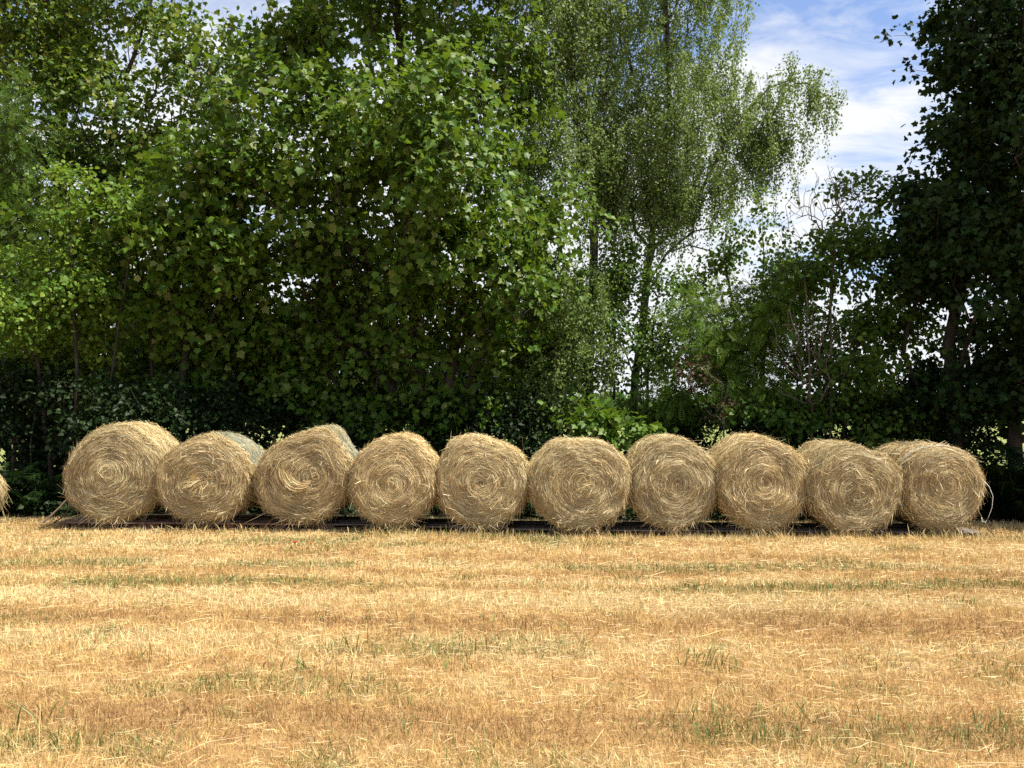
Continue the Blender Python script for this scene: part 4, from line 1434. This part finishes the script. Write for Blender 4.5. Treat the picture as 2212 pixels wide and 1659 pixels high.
foliage_tree('maple_sapling', 'young maple with fresh green leaves peeping over the flat-topped bale', 'tree', 'maple saplings behind the bales',
             [[foot(1320, 13.5)] + stem((1320, 950, 13.5), (1330, 910, 13.5)), [foot(1390, 13.6)] + stem((1395, 930, 13.5))],
             [blob(1310, 925, 13.4, 60, 28, .35), blob(1390, 935, 13.3, 45, 22, .3), blob(1280, 895, 13.6, 40, 25, .3)],
             'maple', 'maple', 70, 9, 0.12, spread=.2, seed=71, thr=-.5, trunk_r=.012, tip=.0025)


# ------------------------------------------------------------------ ferns
def frond_mesh(seed):
    rng = np.random.default_rng(seed)
    V, T = [], []
    K = 36
    L_ = 1.0
    cx = np.linspace(0.0, 1.0, K)
    cz = 0.62 * np.sin(cx * 2.1) - 0.12 * cx ** 3
    for k in range(2, K):
        w = .17 * math.sin(math.pi * (cx[k] * .86 + .12)) ** .8 * rng.uniform(.85, 1.1)
        for s in (-1, 1):
            b = len(V)
            dz = -.10 * w
            V += [(cx[k] - .010, 0, cz[k]), (cx[k] + .012, 0, cz[k] + .006), (cx[k] + .06 + w * .22, s * w, cz[k] + dz), (cx[k] + .01 + w * .06, s * w * .5, cz[k] + dz * .3)]
            T += [(b, b + 1, b + 2), (b, b + 2, b + 3)]
    for k in range(K - 1):
        b = len(V)
        V += [(cx[k], -.006, cz[k]), (cx[k], .006, cz[k]), (cx[k + 1], .004, cz[k + 1]), (cx[k + 1], -.004, cz[k + 1])]
        T += [(b, b + 1, b + 2), (b, b + 2, b + 3)]
    me = make_mesh('frond', np.array(V), np.array(T), False, {'rnd': np.full(len(V), 0.0)})
    me.materials.append(M['fern'])
    return me


FR = [frond_mesh(s) for s in range(3)]


def fern(label, px, Y, h, seed, n=11):
    rng = random.Random(seed)
    x = at(px, 1000, Y)[0]
    t = thing('fern', label, 'fern', (x, Y, float(ground_z(x, Y))), 'ferns along the hedge foot')
    for k in range(n):
        o = link('frond', FR[k % 3], None, t)
        s = h * rng.uniform(.75, 1.2)
        o.scale = (s, s, s * rng.uniform(.9, 1.35))
        o.rotation_euler = (rng.uniform(-.2, .2), rng.uniform(-.35, .15), k / n * 6.283 + rng.uniform(-.3, .3))


fl = [(2150, 12.9, .9), (2205, 12.6, .85), (2260, 13.0, 1.0), (2180, 13.5, 1.1), (2120, 13.6, 1.0), (2300, 12.4, .9), (2230, 13.7, 1.15), (2165, 13.2, .9), (2215, 13.1, 1.0)]
for k, (px, Y, h) in enumerate(fl):
    fern('bracken fern in shade-darkened green in the clump beside the twine-tied bale', px, Y, h, 200 + k, 18)
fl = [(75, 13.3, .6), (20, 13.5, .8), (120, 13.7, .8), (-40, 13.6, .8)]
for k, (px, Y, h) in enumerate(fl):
    fern('fern with shade put into its green, behind the leaning poles', px, Y, h, 220 + k, 11)
fern('fern plant in shade-darkened green peeping between the shaggy bale and the forward bale', 1690, 13.3, 1.15, 240, 11)

# ------------------------------------------------------------------ leafy strip added behind the bales, shade put into its green
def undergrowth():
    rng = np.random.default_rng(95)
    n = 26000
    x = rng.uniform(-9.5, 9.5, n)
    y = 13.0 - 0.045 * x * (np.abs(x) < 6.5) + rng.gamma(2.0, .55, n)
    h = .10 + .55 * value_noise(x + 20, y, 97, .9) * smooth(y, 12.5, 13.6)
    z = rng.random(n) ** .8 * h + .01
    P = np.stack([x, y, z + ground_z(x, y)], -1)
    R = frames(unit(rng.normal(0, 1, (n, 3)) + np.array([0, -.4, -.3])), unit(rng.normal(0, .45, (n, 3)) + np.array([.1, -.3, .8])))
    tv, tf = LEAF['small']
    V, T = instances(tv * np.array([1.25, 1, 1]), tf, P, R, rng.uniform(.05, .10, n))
    link('undergrowth', make_mesh('undergrowth', V, T, False, {'rnd': np.repeat(rng.random(n), len(tv))}), M['shade_dark_shrub'], kind='stuff',
         label='low ground cover with shade put into its green along the hedge foot behind the pallets', category='undergrowth')


undergrowth()

# ------------------------------------------------------------------ far wood beyond the meadow


def far_wood():
    rng = np.random.default_rng(91)
    n = 26000
    x = rng.uniform(-75, 75, n)
    top = 2.0 + 2.2 * value_noise(x + 200, x * 0, 31, .09) + 1.4 * value_noise(x + 200, x * 0, 33, .35)
    z = rng.random(n) ** .7 * top
    y = 95 + rng.normal(0, 1.6, n) + 3 * value_noise(x + 200, x * 0, 35, .2)
    P = np.stack([x, y, z], -1)
    R = frames(unit(rng.normal(0, 1, (n, 3))), unit(rng.normal(0, .6, (n, 3)) + np.array([.1, -.4, .7])))
    tv, tf = LEAF['small']
    V, T = instances(tv, tf, P, R, rng.uniform(.4, .85, n))
    link('far_wood', make_mesh('far_wood', V, T, False, {'rnd': np.repeat(rng.random(n), len(tv))}), M['hazel'], kind='stuff',
         label='distant green hedge line beyond the meadow seen through the trunks', category='hedge')


far_wood()
